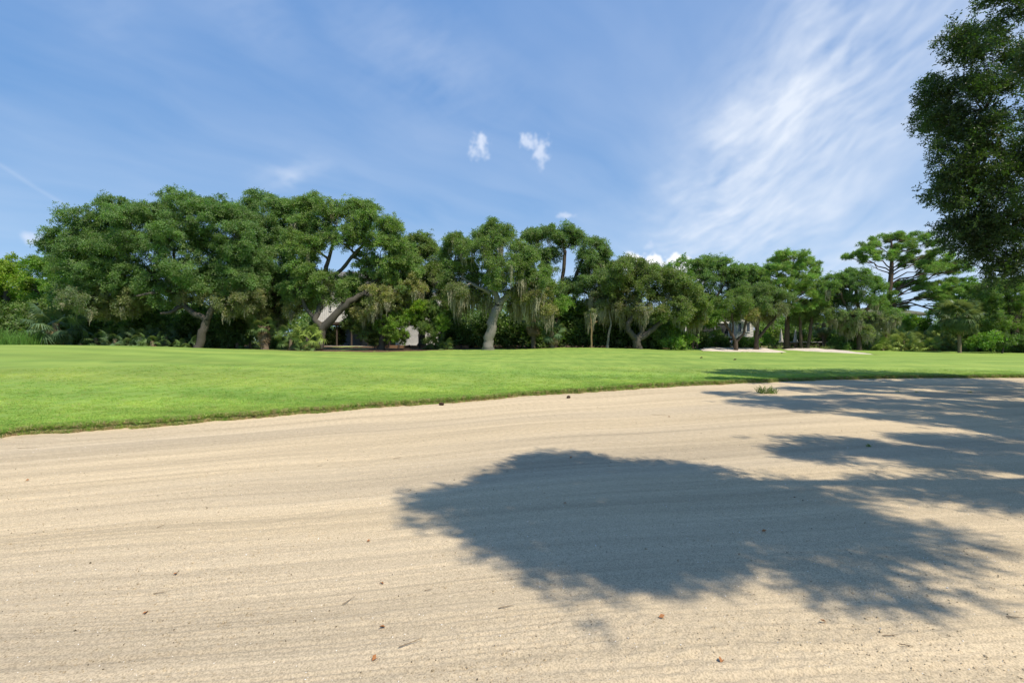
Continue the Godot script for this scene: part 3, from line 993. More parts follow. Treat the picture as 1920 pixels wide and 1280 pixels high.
func make_near_oaks():
	# the oak that reaches in from the side of the frame
	tree("live_oak", "dark shaded live oak reaching in over the bunker with drooping branches", [
		[[21.0, 0, -15.0, 0.55], [20.6, 2.2, -14.9, 0.45], [20.0, 4.2, -14.8, 0.40], [19.0, 6.5, -14.6, 0.3], [18.6, 9.0, -14.6, 0.2], [18.8, 11.0, -14.8, 0.1]],
		[[20.0, 4.2, -14.8, 0.3], [18.0, 5.6, -15.0, 0.22], [16.0, 7.4, -15.4, 0.15], [14.4, 9.0, -15.8, 0.07]],
		[[20.2, 3.8, -14.8, 0.28], [18.0, 4.6, -14.8, 0.18], [16.0, 5.3, -14.9, 0.1]],
		[[20.3, 3.2, -14.9, 0.28], [22.5, 5.0, -14.0, 0.2], [24.0, 7.0, -13.0, 0.1]]],
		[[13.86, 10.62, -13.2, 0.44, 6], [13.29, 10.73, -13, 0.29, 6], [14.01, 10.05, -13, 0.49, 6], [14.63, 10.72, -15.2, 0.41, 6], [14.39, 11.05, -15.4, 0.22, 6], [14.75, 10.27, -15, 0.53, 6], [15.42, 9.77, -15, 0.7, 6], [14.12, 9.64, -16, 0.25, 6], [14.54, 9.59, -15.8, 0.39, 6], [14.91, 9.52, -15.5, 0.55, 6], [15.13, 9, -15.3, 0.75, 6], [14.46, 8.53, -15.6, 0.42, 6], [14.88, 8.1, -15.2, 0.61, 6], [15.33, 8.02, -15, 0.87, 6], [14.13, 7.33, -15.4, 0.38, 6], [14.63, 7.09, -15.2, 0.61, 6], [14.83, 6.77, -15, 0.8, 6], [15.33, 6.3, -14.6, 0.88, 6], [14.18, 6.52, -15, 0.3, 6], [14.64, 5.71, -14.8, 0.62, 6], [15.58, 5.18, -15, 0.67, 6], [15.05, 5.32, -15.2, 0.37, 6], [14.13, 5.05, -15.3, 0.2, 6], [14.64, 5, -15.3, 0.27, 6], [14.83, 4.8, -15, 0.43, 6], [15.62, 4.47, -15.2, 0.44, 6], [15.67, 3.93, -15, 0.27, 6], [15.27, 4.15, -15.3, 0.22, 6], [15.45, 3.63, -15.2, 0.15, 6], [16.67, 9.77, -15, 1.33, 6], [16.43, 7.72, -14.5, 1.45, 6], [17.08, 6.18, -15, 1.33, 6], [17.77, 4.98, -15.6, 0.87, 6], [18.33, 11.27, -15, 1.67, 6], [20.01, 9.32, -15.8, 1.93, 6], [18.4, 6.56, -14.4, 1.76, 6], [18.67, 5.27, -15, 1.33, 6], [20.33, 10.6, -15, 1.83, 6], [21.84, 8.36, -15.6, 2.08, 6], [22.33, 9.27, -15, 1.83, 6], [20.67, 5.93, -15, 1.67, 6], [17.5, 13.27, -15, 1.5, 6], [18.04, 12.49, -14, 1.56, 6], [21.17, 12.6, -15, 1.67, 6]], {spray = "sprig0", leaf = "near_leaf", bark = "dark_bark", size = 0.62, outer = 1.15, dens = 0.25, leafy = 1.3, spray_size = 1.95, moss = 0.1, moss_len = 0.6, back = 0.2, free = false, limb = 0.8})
	# the oak beside the viewer: only its shade is in view
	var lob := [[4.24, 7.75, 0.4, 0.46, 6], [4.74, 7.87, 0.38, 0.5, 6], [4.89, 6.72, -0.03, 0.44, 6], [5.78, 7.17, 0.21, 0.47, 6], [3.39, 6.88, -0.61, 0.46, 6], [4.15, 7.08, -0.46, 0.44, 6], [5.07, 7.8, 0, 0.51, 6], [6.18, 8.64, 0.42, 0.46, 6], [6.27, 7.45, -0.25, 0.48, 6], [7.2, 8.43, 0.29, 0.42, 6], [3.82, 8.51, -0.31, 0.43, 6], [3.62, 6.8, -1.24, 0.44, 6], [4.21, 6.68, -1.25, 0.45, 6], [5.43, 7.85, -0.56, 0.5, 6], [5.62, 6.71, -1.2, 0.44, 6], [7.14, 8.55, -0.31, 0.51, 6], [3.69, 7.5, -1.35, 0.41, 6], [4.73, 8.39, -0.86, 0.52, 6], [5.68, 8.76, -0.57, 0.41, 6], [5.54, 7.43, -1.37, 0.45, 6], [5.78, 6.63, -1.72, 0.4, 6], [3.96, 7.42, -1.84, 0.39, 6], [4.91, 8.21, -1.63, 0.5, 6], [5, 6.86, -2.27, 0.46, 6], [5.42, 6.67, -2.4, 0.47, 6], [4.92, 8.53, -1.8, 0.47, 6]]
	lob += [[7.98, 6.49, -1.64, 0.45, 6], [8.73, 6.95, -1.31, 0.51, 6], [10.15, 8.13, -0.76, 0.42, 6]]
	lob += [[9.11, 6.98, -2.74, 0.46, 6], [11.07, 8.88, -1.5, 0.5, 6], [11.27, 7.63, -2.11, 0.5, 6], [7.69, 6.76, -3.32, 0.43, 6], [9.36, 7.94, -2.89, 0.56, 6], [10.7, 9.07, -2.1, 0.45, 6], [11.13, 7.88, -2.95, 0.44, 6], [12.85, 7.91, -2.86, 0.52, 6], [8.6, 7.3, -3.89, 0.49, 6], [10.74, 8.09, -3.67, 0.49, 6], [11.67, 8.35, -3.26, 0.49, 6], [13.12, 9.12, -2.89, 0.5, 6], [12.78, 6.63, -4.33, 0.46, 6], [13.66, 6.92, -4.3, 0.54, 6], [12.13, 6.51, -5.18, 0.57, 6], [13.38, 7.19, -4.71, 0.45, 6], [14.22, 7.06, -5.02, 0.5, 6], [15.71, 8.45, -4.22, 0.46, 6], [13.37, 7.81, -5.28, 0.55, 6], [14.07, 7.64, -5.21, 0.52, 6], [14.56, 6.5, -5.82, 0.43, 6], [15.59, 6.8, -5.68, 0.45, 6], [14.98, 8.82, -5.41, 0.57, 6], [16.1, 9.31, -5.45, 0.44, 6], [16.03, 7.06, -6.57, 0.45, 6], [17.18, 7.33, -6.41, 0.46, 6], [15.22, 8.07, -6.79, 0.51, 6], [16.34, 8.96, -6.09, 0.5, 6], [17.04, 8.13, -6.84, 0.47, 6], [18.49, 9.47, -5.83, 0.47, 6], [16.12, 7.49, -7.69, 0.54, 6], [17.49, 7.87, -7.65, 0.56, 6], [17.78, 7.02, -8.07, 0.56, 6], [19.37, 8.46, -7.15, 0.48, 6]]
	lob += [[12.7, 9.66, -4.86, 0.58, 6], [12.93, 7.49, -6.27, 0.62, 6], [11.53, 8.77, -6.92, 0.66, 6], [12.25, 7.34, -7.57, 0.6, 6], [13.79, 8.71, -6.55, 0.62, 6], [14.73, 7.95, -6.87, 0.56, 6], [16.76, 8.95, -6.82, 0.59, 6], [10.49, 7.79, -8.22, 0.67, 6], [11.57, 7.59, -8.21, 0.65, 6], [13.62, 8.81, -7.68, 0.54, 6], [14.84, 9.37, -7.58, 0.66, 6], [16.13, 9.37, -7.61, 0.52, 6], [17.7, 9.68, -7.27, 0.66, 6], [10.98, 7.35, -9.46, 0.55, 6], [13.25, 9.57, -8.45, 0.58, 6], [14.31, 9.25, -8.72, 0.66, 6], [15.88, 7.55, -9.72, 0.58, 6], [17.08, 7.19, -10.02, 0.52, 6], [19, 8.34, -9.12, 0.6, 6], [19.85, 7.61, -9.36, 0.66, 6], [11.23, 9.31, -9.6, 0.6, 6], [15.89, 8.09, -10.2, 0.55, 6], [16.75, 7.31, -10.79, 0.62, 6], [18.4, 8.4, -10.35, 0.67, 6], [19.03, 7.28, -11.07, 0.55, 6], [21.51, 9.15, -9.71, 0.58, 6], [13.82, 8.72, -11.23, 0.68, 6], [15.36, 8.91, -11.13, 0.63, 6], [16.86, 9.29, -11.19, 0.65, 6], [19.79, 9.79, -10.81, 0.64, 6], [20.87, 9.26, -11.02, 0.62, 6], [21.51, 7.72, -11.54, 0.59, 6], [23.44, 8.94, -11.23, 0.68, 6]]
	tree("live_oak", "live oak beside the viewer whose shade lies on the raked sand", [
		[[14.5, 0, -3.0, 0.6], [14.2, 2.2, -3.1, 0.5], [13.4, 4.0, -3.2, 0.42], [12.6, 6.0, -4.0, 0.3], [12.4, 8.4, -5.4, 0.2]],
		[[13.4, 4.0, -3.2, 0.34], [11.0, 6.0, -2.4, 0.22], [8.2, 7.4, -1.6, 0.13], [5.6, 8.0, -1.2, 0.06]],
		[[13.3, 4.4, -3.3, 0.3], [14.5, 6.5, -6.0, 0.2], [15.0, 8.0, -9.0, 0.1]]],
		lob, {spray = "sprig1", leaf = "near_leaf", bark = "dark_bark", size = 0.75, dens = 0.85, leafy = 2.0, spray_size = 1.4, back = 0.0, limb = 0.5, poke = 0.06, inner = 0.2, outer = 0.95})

func make_tree_belt():
	var oak := "live_oak"
	# far left: sunlit light-green trees
	tree("broadleaf_tree", "bright yellow-green tree at the far end of the belt", [[[-55, 0.73, -52, 0.52], [-55, 3.91, -52, 0.4], [-54.77, 7.38, -52, 0.23]]], [[-53.99, 8.1, -50.88, 1.47, 4], [-54.68, 9.24, -52.92, 1.29, 4], [-55.51, 6.27, -52.59, 1.75, 4], [-52.22, 6.99, -51.09, 1.36, 4], [-55.82, 8.44, -51.26, 1.71, 4], [-58.08, 6.83, -52.27, 1.74, 4], [-53.31, 4.75, -51.59, 1.38, 2], [-56.07, 4.48, -51.76, 1.5, 2]], {spray = "shrub", size = 1.1, back = 0.5})
	tree("broadleaf_tree", "mid-green tree between the yellow-green tree and the broad oak", [[[-48.06, 0.77, -50, 0.44], [-48.22, 3.82, -50, 0.33], [-48.06, 7.71, -50, 0.17]]], [[-48.48, 8.95, -49.02, 0.98, 2], [-48.07, 8.82, -50.01, 1.33, 2], [-46.85, 9.41, -50.2, 1, 2], [-50.03, 6.97, -50.88, 1.47, 2], [-46.48, 7.1, -49.51, 1.54, 2], [-49.8, 4.92, -49.8, 1.22, 0], [-46.41, 4.86, -48.86, 1.52, 0], [-44.66, 5.96, -49.02, 1.31, 0]], {spray = "shrub", size = 0.95, back = 0.5})
	# broad oak
	tree(oak, "broad low-branched live oak with a bare forked trunk and tan twigs", [
		[[-26.83, 0.69, -41, 0.34], [-26.42, 2.51, -41, 0.32], [-26.06, 3.51, -41, 0.3]],
		[[-26.06, 3.51, -41, 0.25], [-27.11, 3.88, -41, 0.23], [-28.36, 4.74, -41.5, 0.23], [-29.03, 5.8, -42, 0.19], [-29.4, 7.2, -42, 0.16], [-29.99, 9.63, -42.5, 0.09]],
		[[-28.36, 4.74, -41.5, 0.23], [-28.8, 4.08, -40.5, 0.14], [-29.33, 3.91, -40, 0.09]],
		[[-29.03, 5.89, -42, 0.23], [-29.61, 5.93, -41, 0.18], [-30, 5.6, -40, 0.13], [-30.94, 5.33, -39.5, 0.07]],
		[[-26.06, 3.51, -41, 0.27], [-25.51, 4.56, -41, 0.23], [-24.83, 5.7, -41, 0.14], [-24.6, 7.52, -41, 0.09]]],
		[[-39.45, 10.53, -41.87, 1.02, 0], [-40.05, 9.87, -41.81, 0.74, 3], [-36.78, 11.95, -40.87, 1.36, 0], [-36.25, 10.84, -41.56, 1.57, 0], [-34.41, 12.78, -41.57, 1.48, 0], [-31.9, 11.42, -40.15, 1.52, 0], [-31.04, 12.02, -41.7, 1.58, 0], [-29.09, 13.05, -41.55, 1.57, 0], [-26.5, 12.38, -40.08, 1.42, 0], [-25.03, 11.43, -40.23, 1.52, 0], [-23.98, 12.13, -40.34, 0.99, 0], [-23.07, 10.25, -39.93, 1.51, 0], [-36.74, 8.77, -39.83, 1.33, 3], [-35.04, 8.3, -40.18, 1.7, 0], [-32.93, 9.44, -40.32, 1.7, 0], [-31.03, 9.33, -40.47, 1.62, 3], [-28.34, 10.01, -39.85, 1.77, 0], [-27.52, 10.23, -41.98, 1.77, 0], [-25.27, 8.95, -41.35, 1.65, 0], [-23.12, 8.47, -41.21, 1.37, 0], [-37.98, 7.16, -41.69, 1.48, 0], [-35.5, 6.73, -41.22, 1.65, 0], [-32.82, 7.26, -40.74, 1.63, 0], [-31.13, 7.37, -41.51, 1.75, 0], [-27.75, 7.59, -39.95, 1.69, 0], [-26.14, 6.83, -40.91, 1.64, 0], [-24.22, 6.68, -41.52, 1.57, 0], [-35.5, 5.15, -39.94, 1.33, 5], [-35.15, 5.23, -41.9, 1.3, 1], [-32.9, 5.31, -41.71, 1.11, 1], [-38.85, 5.3, -41.62, 1.2, 3], [-33.27, 4.58, -41.3, 0.83, 1], [-29.97, 5.78, -40.87, 1.18, 0], [-28.39, 6.02, -41.89, 1.12, 1], [-25.83, 5.29, -41.51, 1.2, 1], [-23.76, 4.71, -41.13, 1.1, 1], [-22.59, 5.48, -41.07, 1.1, 1], [-35.83, 4.16, -41.88, 0.84, 1], [-22.54, 7.01, -40.57, 1.08, 0]], {moss = 0.12, moss_len = 0.8})
	tree(oak, "tall live oak behind the broad oak, its crown the highest in the belt", [
		[[-23.76, 0.82, -47, 0.31], [-23.6, 3.69, -47, 0.26], [-23.24, 6.3, -47, 0.24], [-24.02, 8.91, -47, 0.16], [-24.54, 12.04, -47, 0.1]],
		[[-23.24, 6.3, -47, 0.26], [-21.93, 8.13, -47, 0.21], [-21.31, 9.96, -47, 0.1]],
		[[-23.4, 4.99, -47, 0.26], [-25.07, 7.87, -47, 0.21], [-25.85, 8.91, -47, 0.1]]],
		[[-25.28, 15.33, -47.89, 1.17, 0], [-25.94, 14.31, -47.64, 1.16, 0], [-23.12, 14.19, -46.24, 1.23, 0], [-21.9, 13.87, -46.38, 1.13, 0], [-26.57, 12.76, -47.83, 1.49, 0], [-23.52, 12.34, -46.01, 1.64, 0], [-22.75, 12.57, -48.17, 1.5, 0], [-21.88, 10.94, -48.03, 1.28, 0], [-25.71, 10.7, -48.2, 1.82, 0], [-22.4, 10, -45.82, 1.63, 0], [-26.29, 8.89, -46.86, 1.56, 0], [-24.52, 8.19, -47.47, 1.79, 0], [-22.29, 7.56, -46.66, 1.56, 0], [-24.96, 6.18, -45.84, 1.53, 0], [-23.58, 5.79, -47.16, 1.57, 3], [-21.22, 6.2, -46.03, 1.33, 0], [-24.76, 4.47, -46.91, 1.25, 1], [-23.22, 4.13, -47.49, 1.16, 5]], {moss = 0.4, moss_len = 1.1, bark = "dark_bark"})
	# forked oak in front of the white house
	tree(oak, "live oak with a thick limb leaning across the white house", [
		[[-16.67, 0.51, -41, 0.39], [-16.4, 1.6, -41, 0.36], [-16.26, 2.74, -41, 0.36]],
		[[-16.26, 2.74, -41, 0.27], [-16.86, 3.51, -41, 0.23], [-16.6, 4.6, -41.5, 0.23], [-16.43, 6.03, -42, 0.19], [-16.24, 8.13, -42, 0.19], [-15.82, 10.57, -42.5, 0.12]],
		[[-16.26, 2.6, -41, 0.34], [-15.03, 3.88, -41, 0.32], [-13.89, 5.02, -41, 0.27], [-12.45, 5.98, -41.5, 0.18], [-11.43, 7.43, -42, 0.14]],
		[[-16.43, 6.5, -42, 0.19], [-14.93, 7.9, -42, 0.16], [-13.77, 9.3, -42, 0.14], [-12.6, 10.47, -42, 0.09]],
		[[-16.86, 3.51, -41, 0.18], [-17.68, 4.56, -41, 0.14], [-18.22, 6.16, -41, 0.09]]],
		[[-18.46, 13.28, -42.37, 0.94, 0], [-17.39, 13.59, -42.31, 1.03, 0], [-15.86, 12.54, -41.37, 1.1, 0], [-14.95, 12.72, -42.06, 1.12, 0], [-13.79, 13.05, -42.07, 0.93, 0], [-12.2, 11.9, -40.65, 1.17, 0], [-18.05, 11.68, -42.2, 1.13, 0], [-16.59, 10.95, -42.05, 1.12, 0], [-10.82, 10.84, -40.58, 0.99, 0], [-9.96, 11.1, -40.73, 0.54, 0], [-13.16, 10.68, -40.84, 1.18, 0], [-11.46, 9.78, -40.43, 1.26, 0], [-17.84, 9.89, -40.33, 1.08, 0], [-16.72, 9.28, -40.68, 1.08, 0], [-14.52, 9.99, -40.82, 0.91, 0], [-10.24, 9.34, -40.97, 1.18, 0], [-17.71, 7.88, -40.35, 1.08, 0], [-13.22, 8.68, -42.48, 1.04, 0], [-11.16, 8.11, -41.85, 1.4, 0], [-9.5, 7.86, -41.71, 1.11, 0], [-12.66, 7.13, -42.19, 1.31, 0], [-10.43, 6.47, -41.72, 1.3, 0], [-17.64, 6.41, -41.24, 1.19, 0], [-18.91, 5.8, -42.01, 1.03, 0], [-16.18, 6.77, -40.45, 0.81, 0], [-14.26, 6.66, -41.41, 1.01, 0], [-9.11, 6.27, -42.02, 1.03, 1], [-11.68, 5.19, -40.44, 0.99, 1], [-10.36, 5.27, -42.4, 0.94, 1], [-13.6, 5.59, -42.21, 0.94, 0], [-18.72, 4.64, -42.12, 0.84, 1], [-14.86, 5.32, -41.8, 0.74, 0], [-17.01, 5.28, -41.37, 0.64, 0], [-14.13, 4.52, -42.39, 0.66, 0], [-13.07, 3.93, -42.01, 0.56, 1], [-14.34, 6.23, -41.63, 0.65, 0]], {moss = 0.3, moss_len = 1.0})
	tree(oak, "mid-height live oak behind the cedar with a pointed crown", [[[-9.44, 0.77, -50, 0.44], [-9.33, 3.82, -50, 0.33], [-9.72, 7.16, -50, 0.22], [-10, 9.93, -50, 0.11]]],
		[[-10.97, 11.45, -50.64, 1.24, 0], [-9.73, 11.72, -50.06, 1, 0], [-8.94, 10.54, -50.26, 1.23, 0], [-10.21, 9.6, -49.67, 1.44, 0], [-8.51, 8.46, -49.39, 1.32, 0], [-10.07, 7.76, -50.37, 1.46, 0], [-7.95, 9.55, -51.12, 1.02, 0], [-8.23, 11.05, -50.04, 0.56, 0], [-8.95, 6.07, -50.32, 1.34, 3], [-7.3, 6.94, -50.56, 1.24, 3], [-7.71, 4.9, -49.55, 1.21, 3]], {moss = 0.3})
	tree("cedar", "dark bushy cedar in front of the lattice of the white house", [[[-11.75, 0.79, -43, 0.33], [-11.66, 1.84, -43, 0.29], [-11.37, 3.51, -43, 0.14], [-11.23, 4.71, -43, 0.07]]],
		[[-12.38, 3.51, -42.87, 0.95, 3], [-11.31, 4.01, -43.31, 1.06, 3], [-10, 3.5, -42.85, 0.95, 2], [-12.54, 2.31, -42.57, 0.76, 3], [-13.32, 3.12, -42.8, 0.76, 3], [-10.5, 2.77, -42.02, 1.03, 2], [-9.32, 3.51, -43.03, 0.96, 2], [-8.25, 3.54, -43.69, 0.87, 3], [-7.58, 2.45, -42.66, 0.66, 3], [-10.49, 1.98, -43.3, 0.58, 2], [-12.37, 1.6, -43.14, 0.43, 3], [-6.92, 3.27, -42.95, 0.86, 2], [-8.44, 4.32, -42.21, 0.75, 4], [-11.45, 5.04, -42.95, 0.86, 3], [-13.85, 3.99, -42.99, 0.76, 3], [-13.95, 3, -41.86, 0.56, 3], [-10.48, 4.52, -43.86, 0.88, 3], [-7.26, 4.26, -43.57, 0.68, 3]], {spray = "cedar", size = 0.85, dens = 1.0, moss = 0.0})
	# pale-trunked oak
	tree(oak, "live oak with a smooth pale curved trunk and long grey moss", [
		[[-2.15, 0.64, -43, 0.53], [-2.05, 1.84, -43, 0.45], [-1.77, 3.27, -43, 0.43], [-1.39, 4.37, -43, 0.41], [-1.15, 4.94, -43, 0.38]],
		[[-1.15, 4.94, -43, 0.29], [-1.67, 6.14, -43, 0.24], [-2.15, 7.81, -43, 0.19], [-1.67, 10.2, -43, 0.1]],
		[[-1.15, 4.94, -43, 0.29], [-0.48, 5.66, -43, 0.24], [0.48, 6.38, -43, 0.19], [1.91, 7.33, -43, 0.1]],
		[[-1.91, 5.9, -43, 0.19], [-3.34, 6.62, -43, 0.14], [-4.54, 7.33, -43, 0.1]]],
		[[-1.71, 11.79, -44.08, 0.69, 0], [-0.72, 11.12, -43.28, 0.67, 0], [-2.35, 11, -44.04, 0.69, 0], [-1.19, 10.06, -42.76, 0.86, 0], [-2.79, 9.74, -41.84, 0.74, 0], [-5.05, 10.5, -43.28, 0.77, 0], [-4.02, 9.65, -42.61, 0.76, 0], [-5.61, 9.65, -43.92, 0.68, 0], [0, 10.02, -43.32, 0.77, 0], [-3.89, 8.41, -43.78, 1.07, 0], [-1.87, 8.38, -42.09, 1.12, 0], [0, 8.13, -42.01, 1.12, 0], [-5.35, 7.92, -43.74, 0.97, 0], [1.41, 8.66, -42.39, 0.94, 0], [-3.17, 6.96, -43.85, 1.07, 0], [-1.16, 6.72, -41.86, 1.02, 0], [0.72, 6.88, -43.18, 1.15, 0], [2.1, 7.19, -41.93, 0.93, 0], [-4.66, 6.03, -41.94, 0.93, 5], [-2.93, 5.75, -43.99, 0.88, 5], [-5.57, 6.44, -43.6, 0.68, 0], [0, 5.47, -43.58, 0.87, 5], [1.88, 5.6, -42.34, 0.94, 1], [3.36, 6.16, -43.17, 0.86, 0], [4.14, 4.77, -43.86, 0.78, 2], [3.11, 4.71, -43.05, 0.86, 1], [1.22, 4.78, -43.96, 0.78, 1], [-4.4, 5.03, -44.04, 0.69, 5]], {moss = 0.75, moss_len = 1.5, bark = "pale_bark"})
	tree(oak, "tall live oak with sky gaps behind the pale-trunked oak", [
		[[4.36, 0.78, -49, 0.33], [4.46, 2.69, -49, 0.24], [4.9, 5.41, -49, 0.22], [5.17, 8.13, -49, 0.19], [5.44, 10.86, -49, 0.16]],
		[[4.9, 5.68, -49, 0.27], [6.26, 7.59, -49, 0.22], [7.08, 9.77, -49, 0.14]],
		[[4.9, 5.96, -49, 0.22], [3.54, 8.68, -49, 0.16], [2.72, 10.86, -49, 0.11]]],
		[[1.87, 11.83, -47.97, 0.85, 0], [3.03, 12.33, -49.53, 0.99, 0], [4.01, 12.29, -48.09, 0.85, 0], [6, 12.61, -49.06, 0.98, 0], [6.87, 11.76, -49.44, 0.99, 0], [5.13, 11.59, -48.62, 0.76, 0], [8.03, 11.24, -48.18, 0.96, 0], [9.4, 10.73, -49.77, 0.88, 0], [2.41, 10.16, -48.17, 1.07, 0], [4.07, 10.29, -48.88, 0.98, 0], [7.2, 9.86, -47.97, 1.17, 0], [9.18, 9.39, -50.07, 1.22, 0], [9.9, 8.29, -48.18, 0.86, 0], [3.77, 8.59, -48.41, 0.97, 0], [7.49, 8.02, -48.14, 1.28, 0], [9.6, 6.93, -48.01, 1.07, 0], [6.17, 7.23, -48.28, 0.97, 0], [8.26, 6.13, -47.99, 1.28, 5], [5.38, 5.9, -48.39, 1.08, 3], [10.29, 5.93, -48.74, 0.87, 0], [6.67, 4.66, -50.05, 1, 5], [9.41, 4.64, -49.8, 1, 5]], {moss = 0.55, moss_len = 1.3, bark = "dark_bark"})
	# thin trunks in the shade
	tree("snag", "thin straight bare tan trunk with moss hanging from its top", [[[7.45, 0.8, -45, 0.09], [7.45, 3.1, -45, 0.08], [7.35, 4.2, -45, 0.07]], [[7.45, 3.2, -45, 0.08], [8, 3.5, -45, 0.05]]], [[7.28, 4.13, -45.48, 0.35, 5], [7.42, 4.28, -43.91, 0.29, 5]], {moss = 1.0, moss_len = 1.3, bark = "dead_wood", size = 0.6, leafy = 0.4, back = 0.0})
	tree(oak, "slender crooked live oak with a grey trunk beside the thin bare trunk", [[[9.15, 0.78, -46, 0.12], [9.25, 2.11, -46, 0.11], [9.51, 3.39, -46, 0.1], [9.3, 4.41, -46, 0.08], [9.2, 5.69, -46, 0.1]]], [[9.37, 4.72, -46.87, 0.62, 5], [9.88, 5.24, -46.81, 0.62, 5], [8.66, 4.91, -45.87, 0.51, 5], [9.57, 6, -46.56, 0.62, 0]], {moss = 1.0, moss_len = 1.3, size = 0.8, bark = "pale_bark"})
	tree(oak, "squat live oak splitting low into wide crooked limbs", [
		[[11.8, 0.6, -45, 0.38], [11.75, 1.6, -45, 0.35], [11.6, 2, -45, 0.33]],
		[[11.6, 1.9, -45, 0.3], [11, 2.6, -45, 0.25], [10.9, 3.35, -45, 0.23], [11.5, 4.1, -45, 0.2], [12, 5.6, -45, 0.15]],
		[[11.75, 1.8, -45, 0.3], [12.25, 2.5, -45, 0.2], [11.9, 3.6, -45, 0.2], [12.75, 4.6, -45, 0.15]],
		[[11.8, 1.8, -45, 0.3], [13, 2.6, -45, 0.25], [13.9, 3.35, -45, 0.2], [15.1, 4.1, -45, 0.15], [16.25, 5.1, -45, 0.1]]],
		[[10.05, 7.98, -44.14, 0.88, 0], [11.54, 8.88, -46.15, 0.82, 0], [12.34, 8.05, -45.34, 0.91, 0], [13.21, 7.83, -44.88, 0.8, 0], [9.5, 6.85, -45, 0.9, 0], [11.14, 6.92, -45.59, 1.11, 0], [12.46, 6.73, -43.97, 0.98, 0], [14.32, 7.53, -45.22, 0.9, 0], [15.23, 7.09, -44.93, 0.9, 0], [15.86, 6.48, -43.93, 0.88, 0], [10.19, 5.42, -45.88, 1.02, 5], [11.95, 5.41, -45.77, 1.02, 0], [14.04, 5.94, -45.95, 1.12, 0], [15.84, 5.79, -45.98, 1.02, 0], [16.89, 5.58, -44.72, 0.89, 0], [12.27, 4.3, -44.17, 0.79, 5], [10.96, 4.4, -45.9, 0.71, 5], [14.13, 4.33, -44.61, 0.79, 0], [15.39, 4.43, -43.98, 0.88, 0], [17.26, 4.24, -45.69, 0.91, 0], [17.73, 4.87, -45.33, 0.71, 0], [16.62, 3.65, -46.03, 0.61, 2], [17.95, 3.5, -46.16, 0.51, 1]], {moss = 0.5, moss_len = 1.0})
	tree("broadleaf_tree", "dark small-topped tree poking above the squat oak against white cloud", [[[18.12, 0.7, -54, 0.36], [18.24, 5.2, -54, 0.24], [18.36, 8.8, -54, 0.12]]], [[18.22, 9.74, -54.29, 0.72, 2], [19.36, 10.07, -54.45, 0.85, 2], [17.31, 9.29, -54.09, 0.54, 3], [18.53, 8.77, -53.8, 0.84, 3], [18.08, 8.04, -55.16, 0.86, 3], [19.09, 8.65, -52.86, 0.59, 2], [18.93, 7.1, -54.96, 0.98, 3]], {size = 0.8, spray = "shrub", spray_size = 0.8, back = 0.3})
	tree(oak, "shaded live oak with two dark trunks beside the screened porch", [
		[[19.96, 0.66, -53, 0.18], [20.08, 2.78, -53, 0.16], [20.61, 5.72, -53, 0.14], [21.49, 8.67, -53, 0.09]], [[20.43, 0.66, -53, 0.18], [20.49, 2.78, -53, 0.16], [21.79, 5.13, -53, 0.12], [23.56, 8.08, -53, 0.12]]],
		[[20.72, 9.59, -53.29, 1.07, 0], [22.27, 9.8, -53.45, 1.07, 0], [23.3, 9.39, -53.09, 1.06, 0], [24.64, 8.93, -52.8, 1.06, 0], [26.48, 9.3, -54.16, 0.84, 0], [21.03, 7.94, -51.86, 1.15, 3], [23.98, 8.19, -53.96, 1.2, 0], [25.03, 7.42, -52.4, 1.16, 3], [21.47, 6.37, -53.67, 1.07, 3], [23.16, 6.35, -53.46, 1.19, 3], [21.53, 4.8, -52.37, 0.93, 3], [20.92, 4.59, -53.78, 0.72, 3], [24.79, 5.98, -52.5, 1.05, 3], [27.1, 8.22, -54.19, 0.84, 3]], {bark = "dark_bark"})
	tree(oak, "small live oak with a dark slingshot fork in front of the grey house", [
		[[22.87, 0.62, -49, 0.2], [22.87, 1.6, -49, 0.19]], [[22.87, 1.55, -49, 0.14], [22.32, 2.58, -49, 0.13], [21.78, 3.51, -49, 0.14], [21.34, 4.32, -49, 0.08]], [[22.54, 2.25, -49, 0.11], [22.59, 3.23, -49, 0.09], [22.43, 4.32, -49, 0.08]], [[22.92, 1.6, -49, 0.15], [23.68, 2.36, -49, 0.13], [23.85, 3.51, -49, 0.11], [24.23, 4.59, -49, 0.08]]],
		[[21.08, 4.82, -49.93, 0.83, 2], [21.5, 5.24, -48.14, 0.86, 0], [20.51, 4, -47.95, 0.64, 2], [22.95, 4.39, -50.14, 0.78, 0], [23.26, 5.34, -48.13, 0.86, 0], [24.82, 6.34, -50.19, 0.78, 0], [23.1, 6.22, -48.93, 0.87, 0], [24.26, 4.28, -48.31, 0.43, 1]], {bark = "dark_bark", size = 0.85})
	tree(oak, "leaning live oak with a slanted bare limb beside the slingshot-forked oak", [
		[[25.44, 0.6, -50, 0.23], [25.5, 2.16, -50, 0.21], [25.56, 3.27, -50, 0.19], [25.83, 4.93, -50, 0.11]], [[25.5, 1.82, -50, 0.17], [26.67, 3.16, -50, 0.13], [27.5, 4.1, -50, 0.1], [27.89, 5.21, -50, 0.08]]],
		[[25.79, 6.13, -51.01, 0.91, 0], [26.14, 6.55, -49.54, 0.88, 0], [27.77, 5.85, -51, 0.91, 0], [25.59, 5.14, -49, 0.98, 0], [24.65, 4.61, -49.3, 0.66, 1], [27.3, 4.88, -49.15, 0.76, 5], [27.47, 4.43, -50.97, 0.79, 5], [27.76, 5.95, -48.99, 0.65, 0], [25.95, 4.14, -50.77, 0.56, 1]], {bark = "dark_bark", moss = 0.3, size = 0.9})
